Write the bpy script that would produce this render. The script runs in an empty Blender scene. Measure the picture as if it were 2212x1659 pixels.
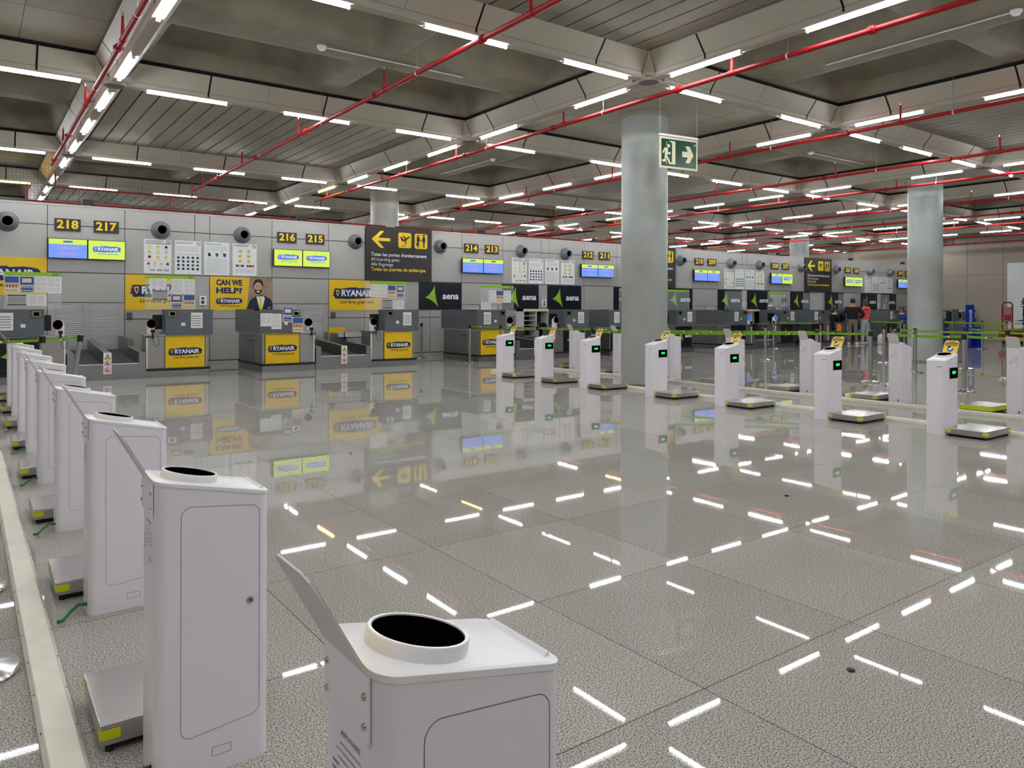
import bpy, bmesh, math, random
from mathutils import Vector, Matrix
random.seed(7)
sc = bpy.context.scene
COL = sc.collection
R = math.radians

# ------------------------------------------------------------------ camera, world, exposure
FPX, YAW, PITCH, ROLL, CY, EYE = 1612.5, 0.6276, 0.0011, 0.0023, 664.2, 1.5
_f = Vector((math.sin(YAW), math.cos(YAW), 0)); _r = Vector((math.cos(YAW), -math.sin(YAW), 0)); _u = Vector((0, 0, 1))
F = _f*math.cos(PITCH) + _u*math.sin(PITCH); U0 = _u*math.cos(PITCH) - _f*math.sin(PITCH)
Rt = _r*math.cos(ROLL) + U0*math.sin(ROLL); Up = U0*math.cos(ROLL) - _r*math.sin(ROLL)
cam = bpy.data.cameras.new('camera'); camo = bpy.data.objects.new('camera', cam); COL.objects.link(camo)
m = Matrix.Identity(4)
for i in range(3):
    m[i][0], m[i][1], m[i][2] = Rt[i], Up[i], -F[i]
m[0][3], m[1][3], m[2][3] = 0, 0, EYE
camo.matrix_world = m
cam.sensor_width = 36; cam.lens = FPX*36/2212; cam.shift_y = -(829.5-CY)/2212
cam.clip_start = 0.05; cam.clip_end = 200
sc.camera = camo
w = bpy.data.worlds.new('world'); sc.world = w; w.use_nodes = True
w.node_tree.nodes['Background'].inputs[0].default_value = (0.9, 0.95, 1, 1)
w.node_tree.nodes['Background'].inputs[1].default_value = 0.01
sc.view_settings.view_transform = 'Standard'; sc.view_settings.look = 'None'
sc.view_settings.exposure = 1.15; sc.view_settings.gamma = 1; sc.view_settings.use_curve_mapping = False
LAMP = 38.0
try:
    sc.cycles.use_denoising = True
    sc.cycles.max_bounces = 8; sc.cycles.diffuse_bounces = 5; sc.cycles.glossy_bounces = 4; sc.cycles.transparent_max_bounces = 8
    sc.cycles.sample_clamp_indirect = 6
except Exception: pass

# ------------------------------------------------------------------ materials
def srgb(r, g, b):
    f = lambda c: (c/255/12.92) if c/255 <= .04045 else ((c/255+.055)/1.055)**2.4
    return (f(r), f(g), f(b), 1)
MATS = {}
def mat(name, col, rough=.5, metal=0, emit=0, var=.04, scale=6, bump=0, alpha=None, spec=None, coat=0):
    if name in MATS: return MATS[name]
    m = bpy.data.materials.new(name); m.use_nodes = True; nt = m.node_tree; N = nt.nodes; L = nt.links
    b = N['Principled BSDF']; c = srgb(*col) if max(col) > 1 else (*col, 1)
    b.inputs['Roughness'].default_value = rough; b.inputs['Metallic'].default_value = metal
    if spec is not None: b.inputs['Specular IOR Level'].default_value = spec
    if coat: b.inputs['Coat Weight'].default_value = coat
    if var:
        tc = N.new('ShaderNodeTexCoord'); no = N.new('ShaderNodeTexNoise'); no.inputs['Scale'].default_value = scale; no.inputs['Detail'].default_value = 5
        rp = N.new('ShaderNodeMapRange'); rp.inputs['From Min'].default_value = .3; rp.inputs['From Max'].default_value = .7
        rp.inputs['To Min'].default_value = 1-var; rp.inputs['To Max'].default_value = 1+var
        vm = N.new('ShaderNodeVectorMath'); vm.operation = 'SCALE'; vm.inputs[0].default_value = c[:3]
        L.new(tc.outputs['Object'], no.inputs['Vector']); L.new(no.outputs['Fac'], rp.inputs['Value']); L.new(rp.outputs[0], vm.inputs['Scale'])
        L.new(vm.outputs[0], b.inputs['Base Color'])
        if bump:
            bp = N.new('ShaderNodeBump'); bp.inputs['Strength'].default_value = bump; bp.inputs['Distance'].default_value = .01
            L.new(no.outputs['Fac'], bp.inputs['Height']); L.new(bp.outputs[0], b.inputs['Normal'])
    else: b.inputs['Base Color'].default_value = c
    if emit:
        b.inputs['Base Color'].default_value = (c[0]*.08, c[1]*.08, c[2]*.08, 1); b.inputs['Emission Color'].default_value = c; b.inputs['Emission Strength'].default_value = emit
    if alpha is not None: b.inputs['Alpha'].default_value = alpha
    MATS[name] = m; return m
def steel(name, col, rough, sx=1, sy=1, sz=60, bs=.06):
    m = mat(name, col, rough, 1, var=0); nt = m.node_tree; N = nt.nodes; L = nt.links; b = N['Principled BSDF']
    tc = N.new('ShaderNodeTexCoord'); mp = N.new('ShaderNodeMapping'); mp.inputs['Scale'].default_value = (sx, sy, sz)
    no = N.new('ShaderNodeTexNoise'); no.inputs['Scale'].default_value = 4; no.inputs['Detail'].default_value = 4
    L.new(tc.outputs['Object'], mp.inputs[0]); L.new(mp.outputs[0], no.inputs['Vector'])
    rp = N.new('ShaderNodeMapRange'); rp.inputs['To Min'].default_value = rough-.08; rp.inputs['To Max'].default_value = rough+.1
    L.new(no.outputs['Fac'], rp.inputs['Value']); L.new(rp.outputs[0], b.inputs['Roughness'])
    bp = N.new('ShaderNodeBump'); bp.inputs['Strength'].default_value = bs; bp.inputs['Distance'].default_value = .002
    L.new(no.outputs['Fac'], bp.inputs['Height']); L.new(bp.outputs[0], b.inputs['Normal'])
    return m
def floor_material():
    m = bpy.data.materials.new('polished_granite'); m.use_nodes = True; nt = m.node_tree; N = nt.nodes; L = nt.links; b = N['Principled BSDF']
    tc = N.new('ShaderNodeTexCoord')
    def noise(s, d=3, vec=None):
        n = N.new('ShaderNodeTexNoise'); n.inputs['Scale'].default_value = s; n.inputs['Detail'].default_value = d
        L.new(vec or tc.outputs['Object'], n.inputs['Vector']); return n
    def ramp(src, stops):
        r = N.new('ShaderNodeValToRGB'); cr = r.color_ramp
        while len(cr.elements) < len(stops): cr.elements.new(.5)
        for e, (p, c) in zip(cr.elements, stops): e.position = p; e.color = c
        L.new(src, r.inputs[0]); return r
    # grains
    n1 = noise(150, 2.5); n2 = noise(300, 2)
    g1 = ramp(n1.outputs['Fac'], [(.35, (.14, .135, .135, 1)), (.44, (.29, .27, .248, 1)), (.52, (.48, .45, .403, 1)), (.65, (.63, .595, .535, 1))])
    g2 = ramp(n2.outputs['Fac'], [(.34, (.5, .5, .51, 1)), (.47, (1, 1, 1, 1))])
    mx = N.new('ShaderNodeMix'); mx.data_type = 'RGBA'; mx.blend_type = 'MULTIPLY'; mx.inputs[0].default_value = .8
    L.new(g1.outputs[0], mx.inputs[6]); L.new(g2.outputs[0], mx.inputs[7])
    # tiles
    sp = N.new('ShaderNodeSeparateXYZ'); L.new(tc.outputs['Object'], sp.inputs[0])
    def M(op, a, bb=None):
        q = N.new('ShaderNodeMath'); q.operation = op
        for i, v in enumerate((a, bb)):
            if v is None: continue
            if isinstance(v, (int, float)): q.inputs[i].default_value = v
            else: L.new(v, q.inputs[i])
        return q.outputs[0]
    P = 1.068
    tx = M('DIVIDE', M('SUBTRACT', sp.outputs[0], 2.35-P*40), P); ty = M('DIVIDE', M('SUBTRACT', sp.outputs[1], 1.94-P*40), P)
    fx = M('FRACT', tx); fy = M('FRACT', ty)
    dx = M('MINIMUM', fx, M('SUBTRACT', 1, fx)); dy = M('MINIMUM', fy, M('SUBTRACT', 1, fy))
    seam = M('LESS_THAN', M('MINIMUM', dx, dy), .0023)
    cmb = N.new('ShaderNodeCombineXYZ'); L.new(M('FLOOR', tx), cmb.inputs[0]); L.new(M('FLOOR', ty), cmb.inputs[1])
    wn = N.new('ShaderNodeTexWhiteNoise'); wn.noise_dimensions = '2D'; L.new(cmb.outputs[0], wn.inputs['Vector'])
    tv = N.new('ShaderNodeMapRange'); tv.inputs['To Min'].default_value = .93; tv.inputs['To Max'].default_value = 1.07; L.new(wn.outputs['Value'], tv.inputs['Value'])
    vm = N.new('ShaderNodeVectorMath'); vm.operation = 'SCALE'; L.new(mx.outputs[2], vm.inputs[0]); L.new(tv.outputs[0], vm.inputs['Scale'])
    m2 = N.new('ShaderNodeMix'); m2.data_type = 'RGBA'; L.new(seam, m2.inputs[0]); L.new(vm.outputs[0], m2.inputs[6]); m2.inputs[7].default_value = (.05, .045, .04, 1)
    L.new(m2.outputs[2], b.inputs['Base Color'])
    rn = noise(1.3, 3); rr = N.new('ShaderNodeMapRange'); rr.inputs['From Min'].default_value = .3; rr.inputs['From Max'].default_value = .7
    rr.inputs['To Min'].default_value = .012; rr.inputs['To Max'].default_value = .025; L.new(rn.outputs['Fac'], rr.inputs['Value'])
    rs = M('ADD', rr.outputs[0], M('MULTIPLY', seam, .5)); L.new(rs, b.inputs['Roughness'])
    b.inputs['IOR'].default_value = 1.38
    return m
WHITE = mat('white_enamel', (238, 232, 240), .28, var=.012)
WHITE2 = mat('white_plastic', (238, 236, 238), .3, var=.01)
CREAM = mat('cream_painted_metal', (230, 224, 208), .45, var=.06, scale=9)
GREYPLATE = mat('pale_grey_plate', (216, 212, 212), .4, var=.01)
BLACKG = mat('black_glass', (2, 2, 2), .7, var=0, spec=0)
BLACK = mat('black_rubber', (8, 8, 9), .55, var=.1)
DARK = mat('dark_gap', (8, 7, 6), .9, var=0)
LINE = mat('panel_outline', (92, 88, 92), .6, var=0)
INK = mat('black_ink', (35, 33, 34), .7, var=0)
GREYINK = mat('grey_ink', (120, 118, 118), .7, var=0)
STEEL = steel('brushed_steel', (180, 179, 177), .3)
STEELD = steel('dark_brushed_steel', (150, 151, 153), .36, 60, 1, 1)
STEELT = steel('polished_scale_top', (204, 200, 196), .2, 1, 80, 1, .015)
CHROME = mat('chrome', (190, 188, 184), .15, 1, var=0)
YELTAG = mat('lime_yellow_tape', (214, 216, 10), .5, var=.04)
LIME = mat('lime_paint', (205, 225, 10), .5, var=.03)
RIBBON = mat('green_webbing', (108, 152, 10), .7, var=.05, scale=30)
RIBW = mat('white_print', (225, 232, 220), .7, var=0)
CABLE = mat('green_cable', (30, 110, 62), .5, var=.05)
RED = mat('red_pipe_paint', (146, 8, 16), .5, var=.05, spec=.3)
BEAM = mat('beam_cladding', (172, 166, 152), .5, var=.03, scale=1.5)
SLAT = mat('slat_cladding', (134, 128, 115), .75, var=.12, scale=.7)
CONC = mat('raw_concrete', (130, 123, 107), .85, var=.16, scale=2.2, bump=.25)
CONC2 = mat('ceiling_board', (146, 140, 125), .8, var=.06, scale=1.5)
COLM = mat('column_paint', (160, 164, 160), .42, var=.07, scale=2.5)
WALLM = mat('wall_panel_metal', (170, 168, 165), .4, .2, var=.02, scale=2)
WALLG = mat('wall_joint', (40, 40, 42), .6, var=0)
BEIGE = mat('beige_wall_board', (168, 157, 142), .6, var=.03, scale=1)
DESKB = mat('slate_blue_laminate', (90, 94, 99), .4, var=.03)
DESKD = mat('slate_blue_edge', (76, 80, 86), .4, var=.02)
YEL = mat('airline_yellow', (232, 190, 2), .4, var=.02)
NAVY = mat('airline_navy', (8, 16, 84), .4, var=.02)
AENAN = mat('airport_navy', (6, 10, 28), .3, var=.02)
AENAG = mat('airport_green', (140, 190, 20), .4, var=.02)
PRW = mat('print_white', (232, 234, 236), .5, var=0)
PAPER = mat('paper', (226, 226, 224), .6, var=.02)
PTEXT = mat('paper_text_grey', (168, 168, 168), .7, var=0)
PBLUE = mat('print_blue', (46, 84, 158), .6, var=.02)
PSAND = mat('print_sand', (214, 176, 140), .6, var=.02)
PBEIGE = mat('print_cream', (224, 210, 180), .6, var=.02)
PRED = mat('print_red', (196, 30, 40), .6, var=0)
SIGNB = mat('sign_charcoal', (42, 36, 35), .45, var=.02)
SIGNY = mat('sign_yellow', (246, 206, 30), .5, var=0)
CONE = mat('grey_nozzle', (108, 112, 115), .3, var=.03)
SHUT = mat('aluminium_slat', (196, 196, 197), .35, .2, var=.02)
BELT = mat('conveyor_belt', (62, 60, 57), .7, var=.1, scale=12)
EXG = mat('exit_green', (2, 66, 46), .25, var=.02)
EXW = mat('photoluminescent_cream', (222, 218, 180), .5, var=0)
LAMPE = mat('lamp_diffuser', (.93, .97, 1.0), .4, emit=LAMP, var=0)
LAMPY = mat('lamp_diffuser_yellow', (1.0, .62, .12), .4, emit=LAMP*.6, var=0)
GREENE = mat('lcd_green', (20, 255, 110), .4, emit=.5, var=0)
SCRY = mat('screen_yellow', (218, 246, 90), .4, emit=.40, var=0)
SCRB = mat('screen_blue', (118, 160, 255), .4, emit=.40, var=0)
SCRN = mat('screen_logo_blue', (60, 105, 235), .4, emit=.36, var=0)
SCRP = mat('screen_pink', (205, 160, 226), .4, emit=.38, var=0)
SCRW = mat('screen_white', (225, 240, 250), .4, emit=.4, var=0)
SKIN = mat('skin', (190, 138, 112), .5, var=.03)
HAIRD = mat('dark_hair', (34, 26, 22), .6, var=.1, scale=40)
HAIRB = mat('brown_hair', (82, 54, 38), .6, var=.1, scale=40)
CLBLK = mat('black_cloth', (14, 14, 17), .8, var=.1)
CLKHA = mat('khaki_cloth', (122, 110, 94), .8, var=.05)
CLCOR = mat('coral_cloth', (238, 92, 84), .8, var=.04)
CLJEAN = mat('pale_jeans', (176, 184, 194), .8, var=.05)
CLBLU = mat('blue_cloth', (38, 64, 138), .8, var=.05)
CLWHT = mat('white_cloth', (226, 224, 222), .8, var=.03)
CLORG = mat('orange_cloth', (236, 130, 24), .7, var=.03)
DBLUE = mat('gauge_blue', (14, 50, 158), .4, var=.02)
CARTR = mat('cart_red', (150, 24, 34), .4, var=.03)
GLASS = mat('clear_screen', (225, 235, 235), .03, alpha=.13, var=0)
WATER = mat('bottle_plastic', (180, 205, 225), .1, alpha=.5, var=0)

# ------------------------------------------------------------------ mesh builder
_fc = {}
def font_geo(body, size, bold=0, shear=0, space=1):
    k = (body, size, bold, shear, space)
    if k not in _fc:
        cu = bpy.data.curves.new('t', 'FONT'); cu.body = body; cu.size = size; cu.offset = bold*size; cu.shear = shear
        cu.space_character = space; cu.resolution_u = 2; cu.align_x = 'CENTER'; cu.align_y = 'CENTER'
        o = bpy.data.objects.new('t', cu); COL.objects.link(o)
        me = bpy.data.meshes.new_from_object(o.evaluated_get(bpy.context.evaluated_depsgraph_get()))
        vs = [tuple(v.co) for v in me.vertices]; fs = [tuple(p.vertices) for p in me.polygons]
        bpy.data.objects.remove(o); bpy.data.curves.remove(cu); bpy.data.meshes.remove(me)
        xs = [v[0] for v in vs]
        _fc[k] = (vs, fs, (max(xs)-min(xs)) if xs else 1, ((max(xs)+min(xs))/2) if xs else 0)
    return _fc[k]
class MB:
    def __init__(s): s.v = []; s.f = []; s.mi = []; s.mats = []; s.T = Matrix.Identity(4)
    def _m(s, m):
        if m not in s.mats: s.mats.append(m)
        return s.mats.index(m)
    def add(s, vs, fs, m):
        o = len(s.v); i = s._m(m)
        s.v += [tuple(s.T @ Vector(v)) for v in vs]
        for f in fs: s.f.append(tuple(o+k for k in f)); s.mi.append(i)
        return s
    def box(s, x0, x1, y0, y1, z0, z1, m):
        if x0 > x1: x0, x1 = x1, x0
        vs = [(x, y, z) for z in (z0, z1) for y in (y0, y1) for x in (x0, x1)]
        return s.add(vs, [(0, 2, 3, 1), (4, 5, 7, 6), (0, 1, 5, 4), (2, 6, 7, 3), (0, 4, 6, 2), (1, 3, 7, 5)], m)
    def prism(s, poly, d0, d1, m, axis='y'):
        # poly: list of 2D points; axis y: (x,z) extruded over y; axis x: (y,z); axis z: (x,y)
        n = len(poly)
        mk = {'y': lambda p, d: (p[0], d, p[1]), 'x': lambda p, d: (d, p[0], p[1]), 'z': lambda p, d: (p[0], p[1], d)}[axis]
        vs = [mk(p, d0) for p in poly]+[mk(p, d1) for p in poly]
        fs = [tuple(range(n)), tuple(range(2*n-1, n-1, -1))]+[(i+n, (i+1) % n+n, (i+1) % n, i) for i in range(n)]
        return s.add(vs, fs, m)
    def cyl(s, p0, p1, r0, r1, m, n=16, caps=True):
        p0 = Vector(p0); p1 = Vector(p1); d = (p1-p0).normalized()
        a = d.orthogonal().normalized(); b = d.cross(a)
        vs = []
        for p, r in ((p0, r0), (p1, r1)):
            for k in range(n):
                t = 2*math.pi*k/n; vs.append(tuple(p+(a*math.cos(t)+b*math.sin(t))*r))
        fs = [(k, (k+1) % n, (k+1) % n+n, k+n) for k in range(n)]
        if caps: fs += [tuple(range(n-1, -1, -1)), tuple(range(n, 2*n))]
        return s.add(vs, fs, m)
    def lathe(s, prof, m, n=24, c=(0, 0, 0)):
        vs = []; k = len(prof)
        for i in range(n):
            t = 2*math.pi*i/n
            for r, z in prof: vs.append((c[0]+r*math.cos(t), c[1]+r*math.sin(t), c[2]+z))
        fs = []
        for i in range(n):
            j = (i+1) % n
            for q in range(k-1): fs.append((i*k+q, j*k+q, j*k+q+1, i*k+q+1))
        return s.add(vs, fs, m)
    def path(s, pts, r, m, n=8):
        for a, b in zip(pts, pts[1:]): s.cyl(a, b, r, r, m, n)
        return s
    def sphere(s, c, r, m, n=12, sz=1):
        prof = [(r*math.sin(math.pi*i/8)+1e-5, -r*sz*math.cos(math.pi*i/8)) for i in range(9)]
        return s.lathe(prof, m, n, c)
    def text(s, body, x, y, z, size, m, bold=.0, shear=0, width=None, face='-y', sx=1, th=.0015, vert=False):
        vs, fs, wd, cx = font_geo(body, size, bold, shear)
        k = (width/wd if width else 1)*sx
        if face == '-y': f = lambda a, b: (x+(a-cx)*k, y, z+b) if not vert else (x-b, y, z+(a-cx)*k)
        elif face == '-x': f = lambda a, b: (x, y-(a-cx)*k, z+b)
        elif face == 'z': f = lambda a, b: (x+(a-cx)*k, y+b, z)
        return s.add([f(v[0], v[1]) for v in vs], fs, m)
    def poly(s, pts, x, y, z, m, sc_=1):
        return s.add([(x+a*sc_, y, z+b*sc_) for a, b in pts], [tuple(range(len(pts)))], m)
    def disc(s, x, y, z, r, m, n=20):
        return s.poly([(r*math.cos(2*math.pi*i/n), r*math.sin(2*math.pi*i/n)) for i in range(n)], x, y, z, m)
    def ring(s, x, y, z, r, t, m, n=20):
        for i in range(n):
            a, b = 2*math.pi*i/n, 2*math.pi*(i+1)/n
            s.poly([(r*math.cos(a), r*math.sin(a)), (r*math.cos(b), r*math.sin(b)), ((r-t)*math.cos(b), (r-t)*math.sin(b)), ((r-t)*math.cos(a), (r-t)*math.sin(a))], x, y, z, m)
        return s
    def mesh(s, name):
        me = bpy.data.meshes.new(name); me.from_pydata(s.v, [], s.f)
        for m in s.mats: me.materials.append(m)
        me.polygons.foreach_set('material_index', s.mi); me.update(); return me
    def build(s, name, parent=None, loc=(0, 0, 0), smooth=False, bevel=0, seg=2, fix=False):
        me = s.mesh(name)
        if fix:
            bm = bmesh.new(); bm.from_mesh(me); bmesh.ops.recalc_face_normals(bm, faces=bm.faces); bm.to_mesh(me); bm.free()
        if smooth:
            for p in me.polygons: p.use_smooth = True
            if smooth != 'all':
                try: me.set_sharp_from_angle(angle=R(35))
                except Exception: pass
        o = bpy.data.objects.new(name, me); COL.objects.link(o); o.location = loc
        if parent: o.parent = parent
        if bevel:
            bv = o.modifiers.new('bevel', 'BEVEL'); bv.width = bevel; bv.segments = seg; bv.limit_method = 'ANGLE'; bv.angle_limit = R(40)
        return o
def empty(name, loc=(0, 0, 0), rz=0):
    o = bpy.data.objects.new(name, None); COL.objects.link(o); o.location = loc; o.rotation_euler = (0, 0, rz); o.empty_display_size = .1; return o
def tag(o, label, cat, group=None, kind=None):
    o['label'] = label; o['category'] = cat
    if group: o['group'] = group
    if kind: o['kind'] = kind
    return o
def struct(o): o['kind'] = 'structure'; return o
def copy_tree(o, parent=None):
    c = o.copy(); COL.objects.link(c)
    if parent: c.parent = parent
    for ch in list(o.children): copy_tree(ch, c)
    return c
ORD = ['first', 'second', 'third', 'fourth', 'fifth', 'sixth', 'seventh', 'eighth', 'ninth', 'tenth', 'eleventh', 'twelfth', 'thirteenth', 'fourteenth', 'fifteenth', 'sixteenth', 'seventeenth', 'eighteenth', 'nineteenth', 'twentieth', 'twenty-first', 'twenty-second']

# ------------------------------------------------------------------ shell
XW0, XW1, YW0, YW1 = -8.0, 42.6, -8.0, 33.0
WY = 20.2
o = struct(MB().box(XW0, XW1, YW0, YW1, -.2, 0, floor_material()).build('floor'))
struct(MB().box(XW0-.2, XW0, YW0, YW1, 0, 6.2, BEIGE).build('wall_left'))
struct(MB().box(XW0, XW1, YW0-.2, YW0, 0, 6.2, BEIGE).build('wall_front'))
struct(MB().box(XW0, XW1, YW1, YW1+.2, 0, 6.2, BEIGE).build('wall_far'))
b = MB().box(XW1, XW1+.2, YW0, YW1, 0, 6.2, BEIGE)
for y in (4.2, 7.6, 11, 14.4, 16.1, 17.8):
    b.box(XW1-.004, XW1, y-.006, y+.006, 0, 6, WALLG)
b.box(XW1-.004, XW1, YW0, WY, 3.28, 3.29, WALLG)
struct(b.build('wall_right'))

# ------------------------------------------------------------------ ceiling: beams, coffers, slats
AX, BX = 4.964, 6.45
XL = [-3.19]; YL = [-3.55]
for i in range(7): XL.append(XL[-1]+(AX if i % 2 == 0 else BX))
XL.append(42.47)
for i in range(6): YL.append(YL[-1]+(AX if i % 2 == 0 else BX))
HB = 4.9
TW, TZ = .29, 5.22
def beam_profile(): return [(-.10, HB+.02), (-.07, HB), (.07, HB), (.10, HB+.02), (.105, HB+.075), (TW, TZ), (-TW, TZ), (-.105, HB+.075)]
def beam(name, fixed, a0, a1, along, cuts):
    b = MB(); pr = beam_profile()
    if along == 'x': b.prism([(fixed+p, q) for p, q in pr], a0, a1, BEAM, 'x')
    else: b.prism([(fixed+p, q) for p, q in pr], a0, a1, BEAM, 'y')
    b.box(*( (a0, a1, fixed-.27, fixed+.27) if along == 'x' else (fixed-.27, fixed+.27, a0, a1)), TZ, 5.36, DARK)
    # panel joints and the seam above the lip
    for c, bold in cuts:
        t = .014 if bold else .004
        for s in (-1, 1):
            q = [(s*.107, HB+.075), (s*(TW+.003), TZ), (s*(TW-.01), TZ), (s*.095, HB+.075)]
            if bold: q = [(s*.104, HB+.02)]+q+[(s*.09, HB+.02)]
            q = [(fixed+p, z) for p, z in q]
            b.prism(q, c-t, c+t, DARK if bold else GREYINK, along)
    for s in (-1, 1):
        q = [(fixed+s*.1055, HB+.072), (fixed+s*.108, HB+.079), (fixed+s*.10, HB+.079)]
        b.prism(q, a0, a1, GREYINK, along)
    o = b.build(name, fix=True); struct(o); return o
def cuts(L):
    r = []
    for k in range(len(L)-1):
        a, bb = L[k], L[k+1]; d = bb-a; n = 4 if d > 5.5 else 3
        for j in range(n):
            if d > 5.5: c = a+[1.35, 3.3, 5.3][j] if j < 3 else a+2.3
            else: c = a+[1.3, 2.5, 3.95][j]
            r.append((c, j != n-1 if d > 5.5 else j != 1))
    return r
tn = 1
for x in XL[:-1]:
    beam('trim_%d' % tn, x, YL[0], YL[-1], 'y', cuts(YL)); tn += 1
for y in YL:
    beam('trim_%d' % tn, y, XL[0], XL[-1], 'x', cuts(XL)); tn += 1
# node caps
b = MB()
for x in XL[:-1]:
    for y in YL:
        b.cyl((x, y, HB-.012), (x, y, HB+.06), .17, .2, BEAM, 20)
        b.cyl((x, y, HB-.016), (x, y, HB-.006), .14, .14, GREYINK, 20)
        for sx in (-1, 1):
            for sy in (-1, 1):
                b.add([(x+sx*.10, y+sy*.24, HB+.03), (x+sx*.24, y+sy*.10, HB+.03), (x+sx*.315, y+sy*.315, TZ+.005)], [(0, 1, 2)], BEAM)
struct(b.build('trim_%d' % tn, smooth=True)); tn += 1
# coffers
def coffer_mesh():
    nx, ny = 100, 78; Lx, Ly = BX, AX
    vs = []; fs = []; dep = .45
    def h(x, y):
        x = abs(x-Lx/2); y = abs(y-Ly/2)
        x0, x1, y0, y1 = .2, Lx/2-.38, .40, Ly/2-.34
        def f(t, r): t = max(0, min(1, t/r)); return 1-(1-t)**2.4
        return dep*f(x-x0, .3)*f(x1-x, .3)*f(y-y0, .3)*f(y1-y, .3)
    for j in range(ny+1):
        for i in range(nx+1):
            x, y = Lx*i/nx, Ly*j/ny; vs.append((x-Lx/2, y-Ly/2, h(x, y)))
    for j in range(ny):
        for i in range(nx):
            a = j*(nx+1)+i; fs.append((a, a+nx+1, a+nx+2, a+1))
    me = bpy.data.meshes.new('coffer'); me.from_pydata(vs, [], fs); me.materials.append(CONC)
    for p in me.polygons: p.use_smooth = True
    return me
CO = coffer_mesh()
bs = MB()
W2 = BX/2
bs.box(-W2, W2, -W2, W2, .06, .08, DARK)
k = -W2+.02; first = True
while k < W2-.05:
    bs.box(k, min(k+.277, W2), -W2, W2, 0, .05, SLAT); k += .305
SL = bs.mesh('slat_panel')
bf = MB(); A2 = AX/2; bf.box(-A2, A2, -A2, A2, 0, .04, CONC2)
for q in (-1.25, 1.25): bf.box(q-.004, q+.004, -A2, A2, -.001, 0, INK)
for q in (-.8, .8): bf.box(-A2, A2, q-.003, q+.003, -.001, 0, INK)
FL = bf.mesh('flat_panel')
for i in range(len(XL)-1):
    for j in range(len(YL)-1):
        cx = (XL[i]+XL[i+1])/2; cy = (YL[j]+YL[j+1])/2; la = i % 2 == 1; lb = j % 2 == 1
        if la and lb: me, z, rz = SL, TZ+.0, 0
        elif la: me, z, rz = CO, 5.285, 0
        elif lb: me, z, rz = CO, 5.285, R(90)
        else: me, z, rz = FL, 5.285, 0
        o = bpy.data.objects.new('ceiling', me); COL.objects.link(o); o.location = (cx, cy, z); o.rotation_euler = (0, 0, rz); struct(o)
struct(MB().box(XW0, XW1, YW0, YW1, 6.0, 6.2, CONC).build('ceiling'))
b = MB()   # plain soffit around the grid
for x0, x1, y0, y1 in ((XW0, XL[0], YW0, YW1), (XL[0], XW1, YW0, YL[0]), (XL[0], XW1, YL[-1], YW1)):
    b.box(x0, x1, y0, y1, 5.36, 5.4, CONC2)
struct(b.build('ceiling'))

# ------------------------------------------------------------------ lamps
def lamp_proto(m):
    b = MB(); b.box(-.6, .6, -.02, .02, -.012, .0, WHITE2)
    for s in (-1, 1): b.box(s*.6, s*.61, -.024, .024, -.045, 0, WHITE2)
    h = b.build('ceiling_lamp')
    d = MB(); pr = [(.023*math.sin(t), -.02-.023*math.cos(t)) for t in [R(a) for a in (-150, -100, -50, 0, 50, 100, 150)]]
    d.prism([(p, q) for p, q in pr], -.6, .6, m, 'x')
    o = d.build('diffuser', h, smooth=True, fix=True)
    return h
LW, LY_ = lamp_proto(LAMPE), lamp_proto(LAMPY)
def seen(x, y, z):
    P = Vector((x, y, z-EYE)); d = P.dot(F)
    if d < .5: return False
    u = 1106+FPX*P.dot(Rt)/d; v = CY-FPX*P.dot(Up)/d
    return -60 < u < 2270 and -60 < v < 1700
lamp_used = {}
def place_lamp(x, y, rz, yellow, label, group):
    src = LY_ if yellow else LW
    if id(src) not in lamp_used: lamp_used[id(src)] = 1; o = src
    else: o = copy_tree(src)
    o.location = (x, y, HB); o.rotation_euler = (0, 0, rz)
    tag(o, label, 'ceiling lamp', group)
def lamp_pos(L):
    r = []
    for k in range(len(L)-1):
        a, bb = L[k], L[k+1]; d = bb-a
        r += [a+1.06, a+d/2, bb-1.06] if d > 5.5 else [a+1.06, bb-1.06]
    return r
GAPS = {(2, 1): 1}
CB = {1: 'nearest', 2: 'second', 3: 'third', 4: 'fourth', 5: 'fifth', 6: 'sixth', 7: 'seventh'}
nb = 0
for jy, y in enumerate(YL):
    vis = 0; any_ = any(seen(x, y, HB) for x in lamp_pos(XL))
    if any_: nb += 1
    for x in lamp_pos(XL):
        if any_ and seen(x, y, HB):
            vis += 1; yl = (jy == 5 and vis == 1)
            place_lamp(x, y, 0, yl, '%s %s tube from the left under the %s crosswise ceiling beam' % (ORD[vis-1], 'yellowish' if yl else 'lit white', CB[nb]), 'tube lamps under the crosswise beams')
        elif x < 20:
            place_lamp(x, y, 0, 0, 'lit white tube lamp on the ceiling grid just outside the view', 'tube lamps beyond the picture')
nb = 0
for ix, x in enumerate(XL[:-1]):
    vis = 0; any_ = any(seen(x, y, HB) for y in lamp_pos(YL))
    if any_: nb += 1
    for y in lamp_pos(YL):
        if any_ and seen(x, y, HB):
            vis += 1; yl = (19.3 < y < 21 and ix in (2, 3, 4))
            place_lamp(x, y, R(90), yl, '%s %s tube counted from the near end of lengthwise beam %s from left' % (ORD[vis-1], 'yellow' if yl else 'lit white', ORD[nb-1]), 'tube lamps under the lengthwise beams')
        elif x < 20:
            place_lamp(x, y, R(90), 0, 'lit white tube lamp on the ceiling grid just outside the view', 'tube lamps beyond the picture')

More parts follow.
